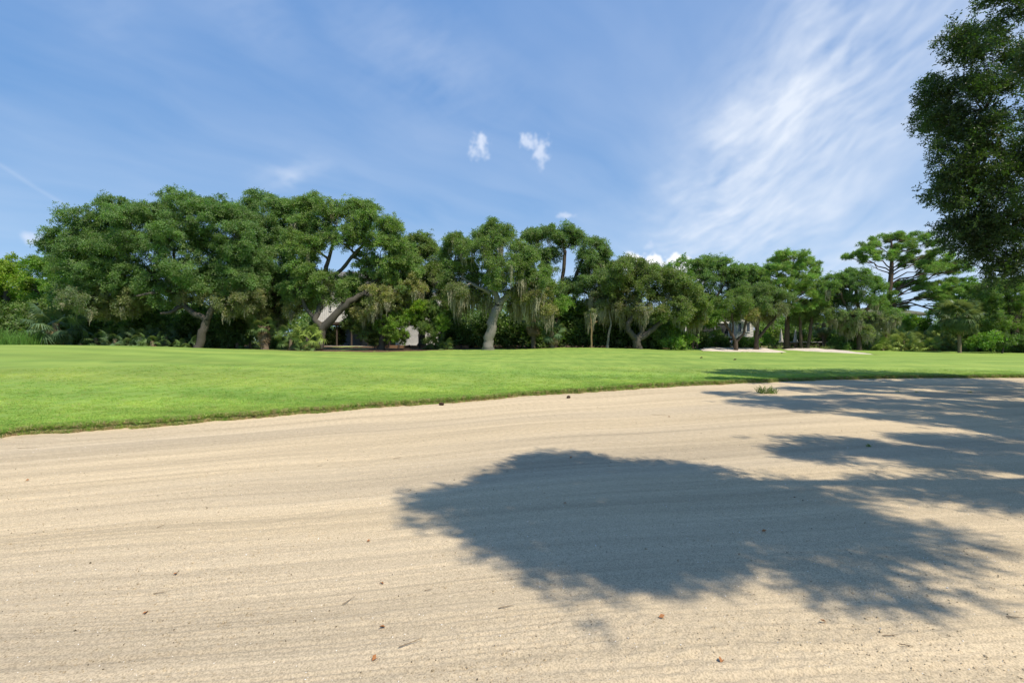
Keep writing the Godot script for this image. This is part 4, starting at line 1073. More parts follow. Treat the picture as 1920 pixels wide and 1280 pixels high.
	# pines
	pine("pine_tree", "round-topped pine with a straight reddish trunk near the closed umbrellas", [[31.47, 0.5, -55, 0.31], [31.59, 4.04, -55, 0.24], [31.9, 7.71, -55, 0.18], [32.27, 10.77, -55, 0.09]],
		[[31.54, 10.94, -53.56, 1.79, 0.6], [31.35, 10.39, -55.33, 1.6, 0.61], [33.44, 10.29, -54.71, 1.22, 0.61], [28.71, 9.42, -54.98, 1.47, 0.55], [29.18, 9.26, -53.06, 1.53, 0.59], [31.72, 9.26, -53.86, 2.03, 0.72], [34.22, 9, -55.49, 1.23, 0.55], [28.65, 8.38, -55.45, 1.36, 0.62], [29.22, 8.09, -53.13, 1.65, 0.65], [31.24, 7.79, -53.05, 1.89, 0.71], [35.18, 7.59, -56.75, 1.26, 0.57], [28.29, 6.9, -53.03, 1.41, 0.59], [31.33, 6.77, -54.75, 1.83, 0.73], [32.75, 6.07, -53.6, 1.31, 0.6], [35.29, 7.43, -55.24, 0.86, 0.37], [35.41, 8.01, -54.94, 0.73, 0.37], [30.68, 5.33, -54.15, 1.44, 0.6], [31.92, 4.88, -53.69, 1.43, 0.6], [34.36, 4.97, -55.22, 1.1, 0.49], [36.43, 5.72, -57.03, 0.89, 0.51], [27.78, 9.18, -56.83, 0.88, 0.51]], 2.6, 0.45)
	pine("pine_tree", "flat-topped umbrella pine with open layered branches", [[44.33, 0.27, -57, 0.35], [44.52, 3.5, -57, 0.3], [44.84, 7.3, -57, 0.27], [45.09, 9.83, -57, 0.23], [45.16, 11.73, -57, 0.16], [45.09, 13.51, -57, 0.09]],
		[[46.59, 14.1, -58.89, 2.22, 0.46], [48.03, 13.91, -58.02, 2.19, 0.45], [47.29, 12.78, -55.27, 1.72, 0.43], [42.16, 12.88, -55.8, 1.24, 0.37], [40.49, 11.79, -55.89, 1.24, 0.43], [40.29, 11.36, -56.65, 0.76, 0.31], [41.33, 10.85, -55.51, 1.11, 0.31], [44.53, 11.98, -57.66, 1.15, 0.32], [46.99, 12.4, -57.15, 1.78, 0.44], [49.29, 11.78, -57.24, 1.78, 0.45], [49.59, 11.62, -55.65, 1.24, 0.37], [45.64, 11.23, -56.27, 1.25, 0.31], [49.6, 11.07, -58.35, 1.95, 0.39], [49.36, 10.48, -55.53, 1.85, 0.37], [51.62, 10.8, -55.97, 1.24, 0.37], [52.59, 10.13, -56.01, 0.62, 0.31], [48.07, 9.68, -55.12, 1.84, 0.31], [52.92, 10.04, -58.44, 1.3, 0.32], [48.4, 8.48, -57.32, 1.4, 0.38], [48.99, 7.84, -56.17, 1.37, 0.37], [47.8, 8.19, -58.14, 1.03, 0.39], [51.47, 8.67, -56.84, 1.39, 0.38], [51.65, 7.51, -56.01, 1.24, 0.44], [50.06, 6.58, -55.97, 1.24, 0.37], [49.17, 6.9, -56.74, 1.01, 0.32], [51.4, 5.63, -55.74, 1.11, 0.43], [51.63, 4.91, -57.37, 0.89, 0.32], [47.18, 7.82, -58.97, 0.66, 0.52], [45, 6.67, -57.04, 0.76, 0.51], [43.96, 5.68, -56.52, 0.75, 0.5], [47.39, 5.85, -58.83, 0.92, 0.39]], 1.9, 0.32)
	tree(oak, "dark-leaved tree with two slanting trunks right of the round-topped pine", [
		[[32.58, 0.58, -54, 0.17], [32.52, 2.8, -54, 0.16], [32.4, 4.6, -54, 0.12]], [[33.24, 0.58, -54, 0.19], [33.6, 2.8, -54, 0.18], [33.84, 4.6, -54, 0.12], [33.6, 6.4, -54, 0.12]]],
		[[32.58, 4.62, -54.29, 0.84, 3], [33.88, 5.23, -54.45, 0.97, 3], [34.86, 5.81, -54.09, 0.84, 2], [34.37, 4.59, -53.8, 0.84, 3], [34.01, 4.05, -55.16, 0.74, 3], [34.65, 4.83, -52.86, 0.59, 3], [35.72, 6.49, -54.96, 0.61, 2]], {bark = "dark_bark", size = 0.9})
	tree(oak, "grey-green mossy live oak leaning on the umbrella pine", [
		[[38.34, 0.42, -53, 0.24], [38.4, 2.78, -53, 0.21], [38.28, 5.13, -53, 0.18], [37.98, 7.49, -53, 0.15]], [[38.34, 3.96, -53, 0.21], [39.46, 5.43, -53, 0.18], [40.04, 6.9, -53, 0.12]], [[38.34, 3.66, -53, 0.21], [36.81, 5.72, -53, 0.15], [36.22, 7.19, -53, 0.09]]],
		[[36.5, 8.31, -52.98, 0.71, 0], [38.47, 8.93, -54.1, 0.72, 0], [39.4, 8.83, -53.32, 0.71, 0], [40.35, 8.36, -53.4, 0.59, 0], [34.77, 7.39, -52.15, 0.81, 0], [37.51, 7.6, -54.01, 1.08, 0], [37.76, 7.65, -51.89, 1.04, 3], [40.33, 7.49, -52.99, 0.82, 0], [36.01, 6.27, -53.84, 0.72, 3], [37.44, 5.88, -53.48, 1.07, 3], [38.41, 5.96, -52.37, 1.05, 3], [40.5, 5.71, -52.82, 0.82, 0], [36.03, 4.53, -52.73, 0.82, 5], [37.51, 4.22, -52.34, 1.05, 5], [40.45, 4.12, -53.93, 0.96, 5], [37.1, 3.07, -53, 0.71, 5], [39, 2.89, -52.78, 0.82, 5], [41.27, 3.94, -52.69, 0.82, 5], [42.64, 4.56, -53.3, 0.71, 0]], {moss = 0.6, moss_len = 1.0, bark = "dark_bark", size = 0.9, outer = 1.0})
	tree("broadleaf_tree", "bright green tree showing above the tall palm", [[[57.67, 0.47, -60, 0.4], [57.67, 4.27, -60, 0.27], [57.47, 7.6, -60, 0.13]]], [[55.45, 7.54, -59.41, 1.06, 2], [56.31, 8.02, -58.92, 1.05, 2], [58.56, 7.72, -59.89, 0.93, 2], [56.19, 6.34, -60.93, 0.95, 4], [56.43, 6.22, -59.4, 1.19, 2], [58.43, 6.22, -59.43, 0.92, 2], [53.45, 5.21, -59.03, 0.79, 2]], {spray = "shrub", size = 0.95, back = 0.5})
	tree(oak, "large shady live oak at the open end of the belt beyond the palm", [
		[[54.6, 0.44, -52, 0.52], [54.48, 2.76, -52, 0.46], [54.02, 5.64, -52, 0.29], [53.44, 7.38, -52, 0.17]], [[54.48, 3.91, -52, 0.29], [56.04, 6.22, -52, 0.23], [57.78, 7.96, -52, 0.12]]],
		[[51.05, 6.81, -50.94, 0.91, 3], [52.55, 7.28, -51.13, 0.91, 3], [54.19, 7.02, -51.34, 1.03, 0], [57.02, 7.45, -52.63, 1.29, 0], [51.61, 5.33, -51.61, 0.92, 3], [54.12, 5.4, -52.66, 1.17, 3], [55.15, 5.35, -51.97, 1.27, 0], [58, 5.43, -53, 1.53, 0], [51.77, 3.59, -51.2, 0.91, 3], [53.62, 3.61, -51.61, 1.15, 0], [56.72, 3.66, -52.9, 1.29, 0], [58.06, 3.64, -52.52, 1.52, 0], [59.44, 6.26, -52.45, 1.75, 0], [58.74, 3.88, -51.32, 1.71, 0], [53.47, 2.47, -52.31, 0.7, 3], [60.34, 5.3, -51.23, 1.94, 0], [62.58, 7.34, -51.67, 1.95, 0]], {moss = 0.2, bark = "dark_bark"})

# ==================================================================== palms and palmettos
func fan_plant(called: String, label: String, at: Vector3, trunk_h: float, trunk_r: float, n: int, size: float, dead: int, col: Color, o := {}) -> Node3D:
	at.y = terrain(at.x, at.z) + 0.06
	var t := thing(called, at, label, o.get("category", "palm"), o.get("group", ""))
	var top := Vector3(rr(-0.04, 0.04) * trunk_h, trunk_h, 0)
	if trunk_h > 0.4:
		var b := MB.new()
		var pts := []
		var rad := []
		for i in 13:
			var u := i / 12.0
			pts.append(Vector3(top.x * u * u, trunk_h * u - 0.1 * (1 - u), 0))
			rad.append(trunk_r * (1.25 - 0.3 * u if i == 0 else 1.0) * rr(0.94, 1.06))
		b.tube(pts, rad, 9)
		part(t, "trunk", b.mesh(), M.palm_bark)
		if o.get("boots", false):
			var bm := MB.new()
			for i in 60:
				var u := rr(0.1, 1.0)
				var a := rr(0, TAU)
				var d := Vector3(cos(a), rr(0.5, 1.2), sin(a)).normalized()
				var p := Vector3(cos(a) * trunk_r * 0.9, trunk_h * u, sin(a) * trunk_r * 0.9)
				bm.tube([p, p + d * rr(0.15, 0.35)], [0.05, 0.025], 4)
			part(t, "leaf_bases", bm.mesh(), M.dead_wood).set_meta("kind", "stuff")
	for i in n:
		# from upright spears to drooping skirts
		var el := lerpf(1.35, o.get("low", -0.35), pow((i + 0.5) / n, 0.85)) + rr(-0.15, 0.15)
		var a := i * 2.399 + rr(-0.3, 0.3)
		var s := size * rr(0.85, 1.12)
		add_frond(t, "frond", top, a, el, s, M["frond_%d" % (i % 3)] if col == Color.BLACK else tint_frond(col, i % 3))
	for i in dead:
		add_frond(t, "dead_frond", top - Vector3(0, rr(0.0, 0.3) * size, 0), i * 2.399 + 1.0, rr(-1.35, -0.75), size * rr(0.7, 0.95), M.dead_frond)
	return t

func tint_frond(col: Color, k: int) -> Material:
	var key := "fr%s%d" % [col.to_html(), k]
	if not M.has(key):
		var s: float = [0.8, 1.0, 1.22][k]
		var m := leaf_mat(Color(0.45, 0.5, 0.25), 0.5, 0.35)
		m.vertex_color_use_as_albedo = false
		m.albedo_color = Color(col.r * s, col.g * s, col.b * s).linear_to_srgb()
		M[key] = m
	return M[key]

func add_frond(t: Node3D, called: String, at: Vector3, a: float, el: float, s: float, m: Material):
	var out := Vector3(cos(a), 0, sin(a))
	var y := (out * cos(el) + Vector3.UP * sin(el)).normalized()
	var z := (out * sin(el) - Vector3.UP * cos(el)) * -1.0
	z = (Vector3.UP * cos(el) - out * sin(el)).normalized()
	var x := y.cross(z).normalized()
	var o := part(t, called, sprays["frond%d" % (0 if el > 0.2 else 1)], m, at)
	o.transform = Transform3D(Basis(x * s, y * s, z * s).rotated(y, rr(-0.35, 0.35)), at)

func make_palms():
	M.dead_frond = tint_frond(Color(0.27, 0.2, 0.12), 1)
	var green := Color(0.085, 0.145, 0.042)
	var blue := Color(0.07, 0.12, 0.06)
	var yel := Color(0.20, 0.28, 0.06)
	fan_plant("cabbage_palm", "tall cabbage palm with a clean trunk and dense drooping head", Vector3(46.67, 0.38, -50), 4.0, 0.165, 84, 1.6, 9, Color(0.06, 0.1, 0.032), {low = -1.25, category = "palm"})
	fan_plant("cabbage_palm", "shaggy short palm with tan leaf bases beside the light concrete path", Vector3(-21.91, 0.89, -42.5), 2.1, 0.34, 16, 1.15, 14, green, {boots = true, low = -0.5})
	fan_plant("cabbage_palm", "young blue-green palm with yellowed fronds below the mid-green tree", Vector3(-39.9, 0.9, -42), 2.3, 0.25, 24, 1.75, 14, blue, {low = -0.9})
	fan_plant("cabbage_palm", "palm with a skirt of rusty dead fronds behind the pale-trunked oak", Vector3(2.09, 0.82, -47), 2.9, 0.22, 14, 1.3, 22, green, {low = -0.3})
	fan_plant("cabbage_palm", "dark small palm between the slanting trunks and the mossy oak", Vector3(37.76, 0.63, -58), 3.2, 0.22, 20, 1.3, 12, blue, {low = -0.7})
	fan_plant("cabbage_palm", "blue-green palm in the shade at the foot of the tall gappy oak", Vector3(3.8, 0.85, -45), 1.7, 0.2, 16, 1.1, 4, blue, {low = -0.6})
	fan_plant("palmetto", "bright fan palmetto at the foot of the leaning-limb oak", Vector3(-16.85, 0.72, -39.6), 1.25, 0.16, 22, 1.15, 3, yel, {low = -0.5, category = "palmetto"})
	fan_plant("palmetto", "darker palmetto beside the concrete path", Vector3(-18.68, 0.7, -40.5), 1.0, 0.16, 18, 1.2, 3, green, {low = -0.4, category = "palmetto"})
	fan_plant("palmetto", "low spiky palmetto rising from the leaf litter", Vector3(-16.29, 0.6, -37.6), 0.0, 0.1, 9, 0.65, 1, green, {low = 0.2, category = "palmetto"})
	for p in [[265, 40.5, 1.3, 0], [285, 39.5, 0.7, 1], [215, 40, 0.9, 0], [180, 41, 1.0, 1], [240, 38.8, 0.4, 0], [330, 40, 0.3, 1], [310, 42, 1.2, 0], [150, 40.5, 0.5, 0], [345, 42.5, 0.8, 0], [350, 39.5, 0.2, 1]]:
		fan_plant("palmetto", "palmetto in the shade under the broad low-branched oak", Vector3((p[0] - 960.0) / 900.0 * (p[1] + 1.5), 0, -p[1] - 1.5), p[2], 0.15, 13, rr(0.8, 1.05), 5, green if p[3] else blue, {low = -0.5, category = "palmetto", group = "palmettos under the broad oak"})
	for i in 10:
		var px := 415.0 + i * 10.5 + rr(-4, 4)
		var d := rr(44, 46.5)
		if i > 5: px += 330
		fan_plant("palmetto", ("dim palmetto in the deep shade right of the broad oak trunk" if i < 6 else "dim palmetto in the deep shade near the lattice and cedar"), Vector3((px - 960.0) / 900.0 * d, 0, -d), rr(0.1, 0.7), 0.14, 11, rr(0.8, 1.1), 3, green, {low = -0.4, category = "palmetto", group = "palmettos in deep shade by the broad oak" if i < 6 else "palmettos in deep shade by the cedar"})
	for i in 34:
		var px := lerpf(1622, 1960, i / 33.0) + rr(-6, 6)
		var back := i % 3
		var d := 55.0 + back * 1.6 + rr(-0.6, 0.6)
		if px > 1775 and px < 1822: d += 2.5
		fan_plant("palmetto", ["saw palmetto in the thicket left of the umbrella pine trunk", "sunlit saw palmetto between the umbrella pine trunk and the tall palm trunk", "saw palmetto in the darker thicket right of the tall palm"][0 if px < 1662 else (1 if px < 1800 else 2)], Vector3((px - 960.0) / 900.0 * d, 0, -d), 0.35 + back * 0.6 + rr(0, 0.3), 0.14, 14, rr(1.15, 1.5), 3, [yel, green, yel][i % 3] if px < 1850 else [blue, green, green][i % 3], {low = -0.5, category = "palmetto", group = ["palmettos left of the pine", "palmettos between pine and palm", "palmettos right of the palm"][0 if px < 1662 else (1 if px < 1800 else 2)]})

# ==================================================================== shrubs and undergrowth
func shrub(called: String, label: String, lobes: Array, o := {}) -> Node3D:
	var l0: Array = lobes[0]
	o.category = o.get("category", "shrub")
	var x: float = l0[0]
	var z: float = l0[2]
	var y := terrain(x, z)
	return tree(called, label, [[[x, y, z, 0.07], [x + 0.1, lerpf(y, l0[1], 0.6), z, 0.05], [x + 0.05, l0[1], z, 0.03]]], lobes, o)

func make_undergrowth():
	shrub("shrub", "glossy broad-leaved shrub at the foot of the squat oak's long limb", [[15.25, 1.6, -46.06, 0.92, 2], [14.46, 2.12, -46.47, 0.83, 3], [13.84, 1.6, -46.99, 0.94, 3], [16.73, 1.33, -47.79, 0.74, 2], [17.06, 1.6, -47.25, 0.63, 2], [15.33, 2.55, -47.57, 0.74, 3], [13.19, 1.18, -47.5, 0.74, 3], [16.46, 2.24, -48.09, 0.53, 2]], {spray = "shrub", size = 0.8, back = 0.4})
	shrub("shrub", "tall bright shrub between the porch and the slingshot-forked oak", [[22.23, 1.6, -55.28, 0.61, 4], [21.83, 2.7, -54.89, 0.55, 4], [23.03, 3.14, -55.26, 0.55, 4], [23.62, 2.1, -55.94, 0.75, 3], [23, 1.1, -55.95, 0.75, 3], [23.65, 1.3, -54.29, 0.72, 3]], {spray = "shrub", size = 0.7, back = 0.4})
	shrub("shrub", "low rounded shrub at the foot of the slingshot-forked oak", [[25.62, 1.31, -52.65, 0.7, 2], [26.71, 1.48, -53.18, 0.53, 2], [25.31, 1.01, -52.97, 0.53, 3], [26.42, 1.01, -53.08, 0.53, 2]], {spray = "shrub", size = 0.6, back = 0.3})
	shrub("shrub", "yellow-tipped bush in front of the house with the olive roof", [[51.97, 3.38, -61.54, 1.09, 2], [50.02, 3.9, -60.83, 0.81, 2], [53.7, 2.98, -61.96, 0.83, 4], [50.64, 3.56, -62.87, 0.98, 3], [55.28, 2.57, -62.58, 0.97, 2], [52.97, 2.29, -62.32, 1.25, 2], [50.86, 2.15, -61.86, 1.1, 2], [52.52, 3.93, -61.55, 0.62, 4], [54.88, 2.96, -60.98, 0.81, 2]], {spray = "shrub", size = 0.9, back = 0.4})
	shrub("shrub", "dark bluish shrub left of the umbrella pine trunk", [[38.34, 1.6, -54.35, 0.85, 3], [37.01, 1.3, -53.72, 0.72, 3], [39.49, 1.11, -54.68, 0.73, 3], [38.2, 2.33, -54.58, 0.61, 3], [37, 1.11, -55.05, 0.55, 3]], {spray = "cedar", size = 0.8, back = 0.4})
	shrub("shrub", "small round bush on a stem beside the closed umbrellas", [[30.14, 1.6, -56.4, 0.5, 2], [30.2, 2.1, -56.62, 0.44, 2], [31.53, 1.28, -57.68, 0.45, 3]], {spray = "shrub", size = 0.5, back = 0.0})
	shrub("shrub", "dark bush under the large shady oak", [[50.34, 1.6, -49.24, 0.88, 3], [53.31, 1.32, -51.05, 0.91, 3], [48.95, 1.6, -48.95, 0.65, 2], [54.68, 1.6, -50.99, 1.13, 3], [48.62, 1.33, -49.45, 0.66, 2], [55.1, 1.6, -50.09, 1.11, 3]], {spray = "shrub", size = 0.8, back = 0.4})
	# tall green grass at the far end
	var g := thing("tall_grass", Vector3(-41.56, 0.89, -40), "clump of tall bright green grass at the far end of the belt", "grass")
	g.position.y = terrain(g.position.x, g.position.z)
	var gb := MB.new()
	for i in 1500:
		var p := Vector3(rr(-2.4, 1.7), 0, rr(-1.0, 1.0))
		var d := (Vector3.UP + Vector3(rr(-0.35, 0.35), 0, rr(-0.35, 0.35))).normalized()
		var h := rr(0.9, 2.5) * (0.75 + 0.3 * nz.get_noise_2d(p.x * 0.9, 4.0))
		var sd := Vector3(rr(-1, 1), 0, rr(-1, 1)).normalized() * 0.022
		b_blade(gb, p, p + d * h * 0.7, p + d * h + Vector3(d.x * 0.8, -0.15, d.z * 0.8), sd)
	part(g, "grass_blades", gb.mesh(), tint_frond(Color(0.085, 0.19, 0.035), 1))
	# ornamental grass tufts on the far bunker's edge
	for p in [[1530, 52.5], [1545, 53.0], [1558, 53.2], [1572, 54.0], [1518, 54.0], [1462, 54.5], [1445, 55.0]]:
		var o := thing("grass_tuft", Vector3((p[0] - 960.0) / 900.0 * p[1], 0, -p[1]), "pale green grass tuft on the far edge of the bunkers", "grass tuft", "grass tufts behind the far bunkers")
		o.position.y = terrain(o.position.x, o.position.z) + 0.05
		var b := MB.new()
		for i in 70:
			var q := Vector3(rr(-0.15, 0.15), 0, rr(-0.15, 0.15))
			var d := (Vector3.UP * 0.8 + unit() * 0.6).normalized()
			d.y = absf(d.y)
			var h := rr(0.4, 0.9)
			b_blade(b, q, q + d * h * 0.6, q + d * h + Vector3(d.x, -0.4, d.z) * 0.25, Vector3(rr(-1, 1), 0, rr(-1, 1)).normalized() * 0.012)
		part(o, "grass_blades", b.mesh(), tint_frond(Color(0.22, 0.27, 0.09), 1))
	# the uncountable understorey: one mass along the belt, and the wood further off
	for spec in [["undergrowth", "dense dark undergrowth beneath the belt of oaks", [[-60.0, -26.5, 45.0, 50.0, 4.6, 6500], [-24.0, -19.5, 46.5, 49.0, 1.2, 250], [-26.5, -22.0, 60.0, 64.0, 3.5, 600], [-7.5, 16.5, 48.5, 54.0, 4.4, 5600], [16.5, 22.0, 53.0, 56.0, 1.8, 500], [37.0, 45.0, 62.0, 66.0, 2.4, 1200], [40.0, 75.0, 59.0, 65.0, 2.5, 5200]], "shrub", 3], ["background_wood", "far wood closing the view behind the houses", [[-110.0, 20.0, 70.0, 90.0, 9.0, 7000], [20.0, 34.0, 84.0, 95.0, 5.0, 1800], [34.0, 61.0, 84.0, 98.0, 6.0, 4200], [80.0, 130.0, 66.0, 96.0, 8.5, 5000]], "oak1", 0]]:
		var xf := []
		var cols := []
		for s in spec[2]:
			for i in int(s[5]):
				var x := rr(s[0], s[1])
				var d := rr(s[2], s[3])
				var lump := 0.72 + 0.35 * nz.get_noise_2d(x * 0.35, d * 0.2) + 0.15 * nz.get_noise_2d(x * 1.1, d)
				var y: float = terrain(x, -d) + pow(rng.randf(), 0.75) * s[4] * lump
				var k := 1.7 if spec[0] == "undergrowth" else 3.0
				xf.append(Transform3D(along(Vector3(rr(-0.6, 0.6), 1, rr(-0.2, 1)), rr(0.7, 1.3) * k), Vector3(x, y, -d)))
				cols.append(tone(spec[4]))
		var mo := cloud_of(self, spec[0], sprays[spec[3]], M.leaf, xf, cols)
		tag(mo, spec[1], "vegetation", "", "stuff")

# ==================================================================== houses
func window(parent: Node, lo: Vector3, hi: Vector3, z: float):
	var f := MB.new()
	var t := 0.09
	f.box(Vector3(lo.x, lo.y, z - 0.02), Vector3(hi.x, lo.y + t, z + 0.06))
	f.box(Vector3(lo.x, hi.y - t, z - 0.02), Vector3(hi.x, hi.y, z + 0.06))
	f.box(Vector3(lo.x, lo.y + t, z - 0.02), Vector3(lo.x + t, hi.y - t, z + 0.06))
	f.box(Vector3(hi.x - t, lo.y + t, z - 0.02), Vector3(hi.x, hi.y - t, z + 0.06))
	var w := part(parent, "window", f.mesh(), M.white_trim)
	boxpart(w, "pane", Vector3(lo.x + t, lo.y + t, z - 0.015), Vector3(hi.x - t, hi.y - t, z + 0.015), M.glass)

func gable(parent: Node, called: String, lo: Vector3, hi: Vector3, rise: float, over: float, m: Material, along_x := true):
	# pitched roof over a box whose eaves lie at hi.y
	var b := MB.new()
	var a := Vector3(lo.x - over, hi.y, hi.z + over)
	var c := Vector3(hi.x + over, hi.y, lo.z - over)
	var th := 0.14
	var xs := [a.x, c.x]
	var zs := [a.z, c.z]
	if along_x:
		var zm := (lo.z + hi.z) / 2
		for k in 2:
			var z: float = zs[k]
			b.quad(Vector3(a.x, a.y, z), Vector3(c.x, a.y, z), Vector3(c.x, a.y + rise, zm), Vector3(a.x, a.y + rise, zm))
			b.quad(Vector3(a.x, a.y - th, z), Vector3(c.x, a.y - th, z), Vector3(c.x, a.y, z), Vector3(a.x, a.y, z))
			var x: float = xs[k]
			b.tri(Vector3(x, a.y - th, a.z), Vector3(x, a.y - th, c.z), Vector3(x, a.y + rise, zm))
		b.quad(Vector3(a.x, a.y - th, a.z), Vector3(c.x, a.y - th, a.z), Vector3(c.x, a.y - th, c.z), Vector3(a.x, a.y - th, c.z))
	else:
		var xm := (lo.x + hi.x) / 2
		for k in 2:
			var x: float = xs[k]
			b.quad(Vector3(x, a.y, a.z), Vector3(x, a.y, c.z), Vector3(xm, a.y + rise, c.z), Vector3(xm, a.y + rise, a.z))
			b.quad(Vector3(x, a.y - th, a.z), Vector3(x, a.y - th, c.z), Vector3(xm, a.y + rise - th, c.z), Vector3(xm, a.y + rise - th, a.z))
			for z in zs:
				b.quad(Vector3(x, a.y - th, z), Vector3(x, a.y, z), Vector3(xm, a.y + rise, z), Vector3(xm, a.y + rise - th, z))
	part(parent, called, b.mesh(), m)

func make_houses():
	# raised white house behind the oaks
	var h := thing("raised_house", Vector3(-15.5, 0.95, -60.0), "white raised house with vertical siding and a lattice skirt behind the oaks", "house")
	boxpart(h, "slab", Vector3(-8.6, -0.6, -8.0), Vector3(8.0, 0.12, 3.0), M.concrete)
	boxpart(h, "wall", Vector3(-8.0, 3.0, -8.0), Vector3(7.4, 7.6, 2.0), M.white_siding)
	var bt := MB.new()
	for i in 62:
		var x := -7.9 + i * 0.25
		bt.box(Vector3(x, 3.02, 1.99), Vector3(x + 0.05, 7.55, 2.03))
	var bo := part(h, "siding_battens", bt.mesh(), M.white_siding)
	bo.set_meta("kind", "stuff")
	gable(h, "roof", Vector3(-8.0, 0, -8.0), Vector3(7.4, 7.6, 2.0), 2.2, 0.5, M.roof_grey)
	boxpart(h, "floor_beam", Vector3(-8.1, 2.75, -8.1), Vector3(7.5, 2.997, 2.1), M.dark_wood)
	for x in [-7.6, -5.8, -4.0, -2.0, 0.6]:
		boxpart(h, "post", Vector3(x - 0.07, 0.12, 1.6), Vector3(x + 0.07, 2.75, 1.74), M.dark_wood)
	boxpart(h, "ground_floor_wall", Vector3(-7.9, 0.12, -6.0), Vector3(7.3, 2.75, -5.8), M.grey_siding)
	boxpart(h, "storage_box", Vector3(-3.6, 0.12, -2.0), Vector3(-2.5, 1.5, -1.2), M.grey_siding)
	boxpart(h, "pier", Vector3(6.35, 0.12, 1.7), Vector3(7.35, 2.75, 2.2), M.white_siding)
	var la := MB.new()
	for i in 33:
		la.box(Vector3(1.4 + i * 0.15, 0.14, 1.95), Vector3(1.4 + i * 0.15 + 0.085, 2.7, 1.97))
	for j in 18:
		la.box(Vector3(1.4, 0.14 + j * 0.15, 1.972), Vector3(6.3, 0.14 + j * 0.15 + 0.085, 1.99))
	var lo := part(h, "lattice", la.mesh(), M.white_siding)
	lo.set_meta("kind", "stuff")
	window(h, Vector3(-6.6, 4.3, 0), Vector3(-6.25, 5.0, 0), 2.03)
	window(h, Vector3(-3.6, 4.0, 0), Vector3(-1.8, 5.6, 0), 2.03)
	window(h, Vector3(2.0, 4.0, 0), Vector3(3.8, 5.6, 0), 2.03)
	# grey house with the dark screened porch
	h = thing("porch_house", Vector3(26.0, 0.75, -62.0), "grey house on stilts with a dark screened porch and a white gabled bay", "house")
	boxpart(h, "wall", Vector3(-7.6, 1.5, -7.0), Vector3(4.2, 3.6, -1.2), M.grey_siding)
	gable(h, "roof", Vector3(-7.6, 0, -7.0), Vector3(4.2, 3.6, -1.2), 1.3, 0.4, M.roof_grey)
	boxpart(h, "porch_screen", Vector3(-3.9, 1.5, 0.9), Vector3(1.5, 3.15, 0.95), M.screen)
	boxpart(h, "porch_floor", Vector3(-4.0, 1.28, -1.2), Vector3(2.0, 1.5, 1.05), M.white_trim)
	boxpart(h, "porch_fascia", Vector3(-4.0, 3.15, -1.2), Vector3(2.0, 3.42, 1.05), M.white_trim)
	for x in [-3.98, -2.1, -0.25, 1.52, 1.86]:
		boxpart(h, "porch_post", Vector3(x, 1.5, 0.93), Vector3(x + 0.13, 3.15, 1.06), M.white_trim)
	boxpart(h, "bay_wall", Vector3(2.1, 1.0, -1.2), Vector3(4.4, 3.6, 1.6), M.white_siding)
	var bs := MB.new()
	for j in 12: bs.box(Vector3(2.1, 1.02 + j * 0.21, 1.59), Vector3(4.4, 1.06 + j * 0.21, 1.625))
	bo = part(h, "bay_siding", bs.mesh(), M.white_siding)
	bo.set_meta("kind", "stuff")
	gable(h, "bay_roof", Vector3(2.1, 0, -1.2), Vector3(4.4, 3.6, 1.6), 0.75, 0.3, M.roof_grey, false)
	var gb := MB.new()
	gb.tri(Vector3(2.1, 3.6, 1.58), Vector3(4.4, 3.6, 1.58), Vector3(3.25, 4.22, 1.58))
	part(h, "bay_gable", gb.mesh(), M.white_siding)
	window(h, Vector3(2.35, 2.0, 0), Vector3(2.95, 3.3, 0), 1.63)
	window(h, Vector3(3.4, 2.0, 0), Vector3(4.0, 3.3, 0), 1.63)
	for x in [-3.8, -1.0, 1.7, 2.4, 4.1]:
		boxpart(h, "stilt", Vector3(x - 0.12, -0.4, 0.5), Vector3(x + 0.12, 1.28 if x < 2.2 else 1.0, 0.74), M.dark_wood)
	boxpart(h, "under_floor_wall", Vector3(-7.4, -0.4, -4.0), Vector3(4.0, 1.5, -3.8), M.grey_siding)
	window(h, Vector3(-7.0, 2.0, 0), Vector3(-5.8, 3.2, 0), -1.17)
	# pale house further off, only a slice of it shows
	h = thing("pale_house", Vector3(37.6, 0.8, -76.0), "far pale house with a blue-grey roof beside the leaning oak", "house")
	boxpart(h, "wall", Vector3(-1.6, 0, -4.0), Vector3(0.5, 2.7, 0.0), M.white_siding)
	gable(h, "roof", Vector3(-1.6, 0, -4.0), Vector3(0.5, 2.7, 0.0), 1.4, 0.4, M.roof_blue)
	window(h, Vector3(-1.2, 1.0, 0), Vector3(-0.2, 2.1, 0), 0.02)
	# house with the olive hip roof and an upper veranda
	h = thing("veranda_house", Vector3(69.0, 0.6, -86.0), "house with a low olive roof and a white-railed upper veranda behind the pine", "house")
	boxpart(h, "wall", Vector3(-6.0, 0, -8.0), Vector3(4.2, 5.9, -2.2), M.grey_siding)
	var rf := MB.new()
	var e := [Vector3(-6.6, 6.0, 0.4), Vector3(6.2, 6.0, 0.4), Vector3(6.2, 6.0, -8.6), Vector3(-6.6, 6.0, -8.6)]
	var r1 := Vector3(-2.5, 7.4, -4.0)
	var r2 := Vector3(1.2, 7.4, -4.0)
	rf.quad(e[0], e[1], r2, r1)
	rf.tri(e[1], e[2], r2)
	rf.quad(e[2], e[3], r1, r2)
	rf.tri(e[3], e[0], r1)
	rf.quad(e[0] - Vector3(0, 0.3, 0), e[1] - Vector3(0, 0.3, 0), e[1], e[0])
	rf.quad(e[1] - Vector3(0, 0.3, 0), e[2] - Vector3(0, 0.3, 0), e[2], e[1])
	rf.quad(e[0] - Vector3(0, 0.3, 0), e[1] - Vector3(0, 0.3, 0), e[2] - Vector3(0, 0.3, 0), e[3] - Vector3(0, 0.3, 0))
	part(h, "roof", rf.mesh(), M.roof_olive)
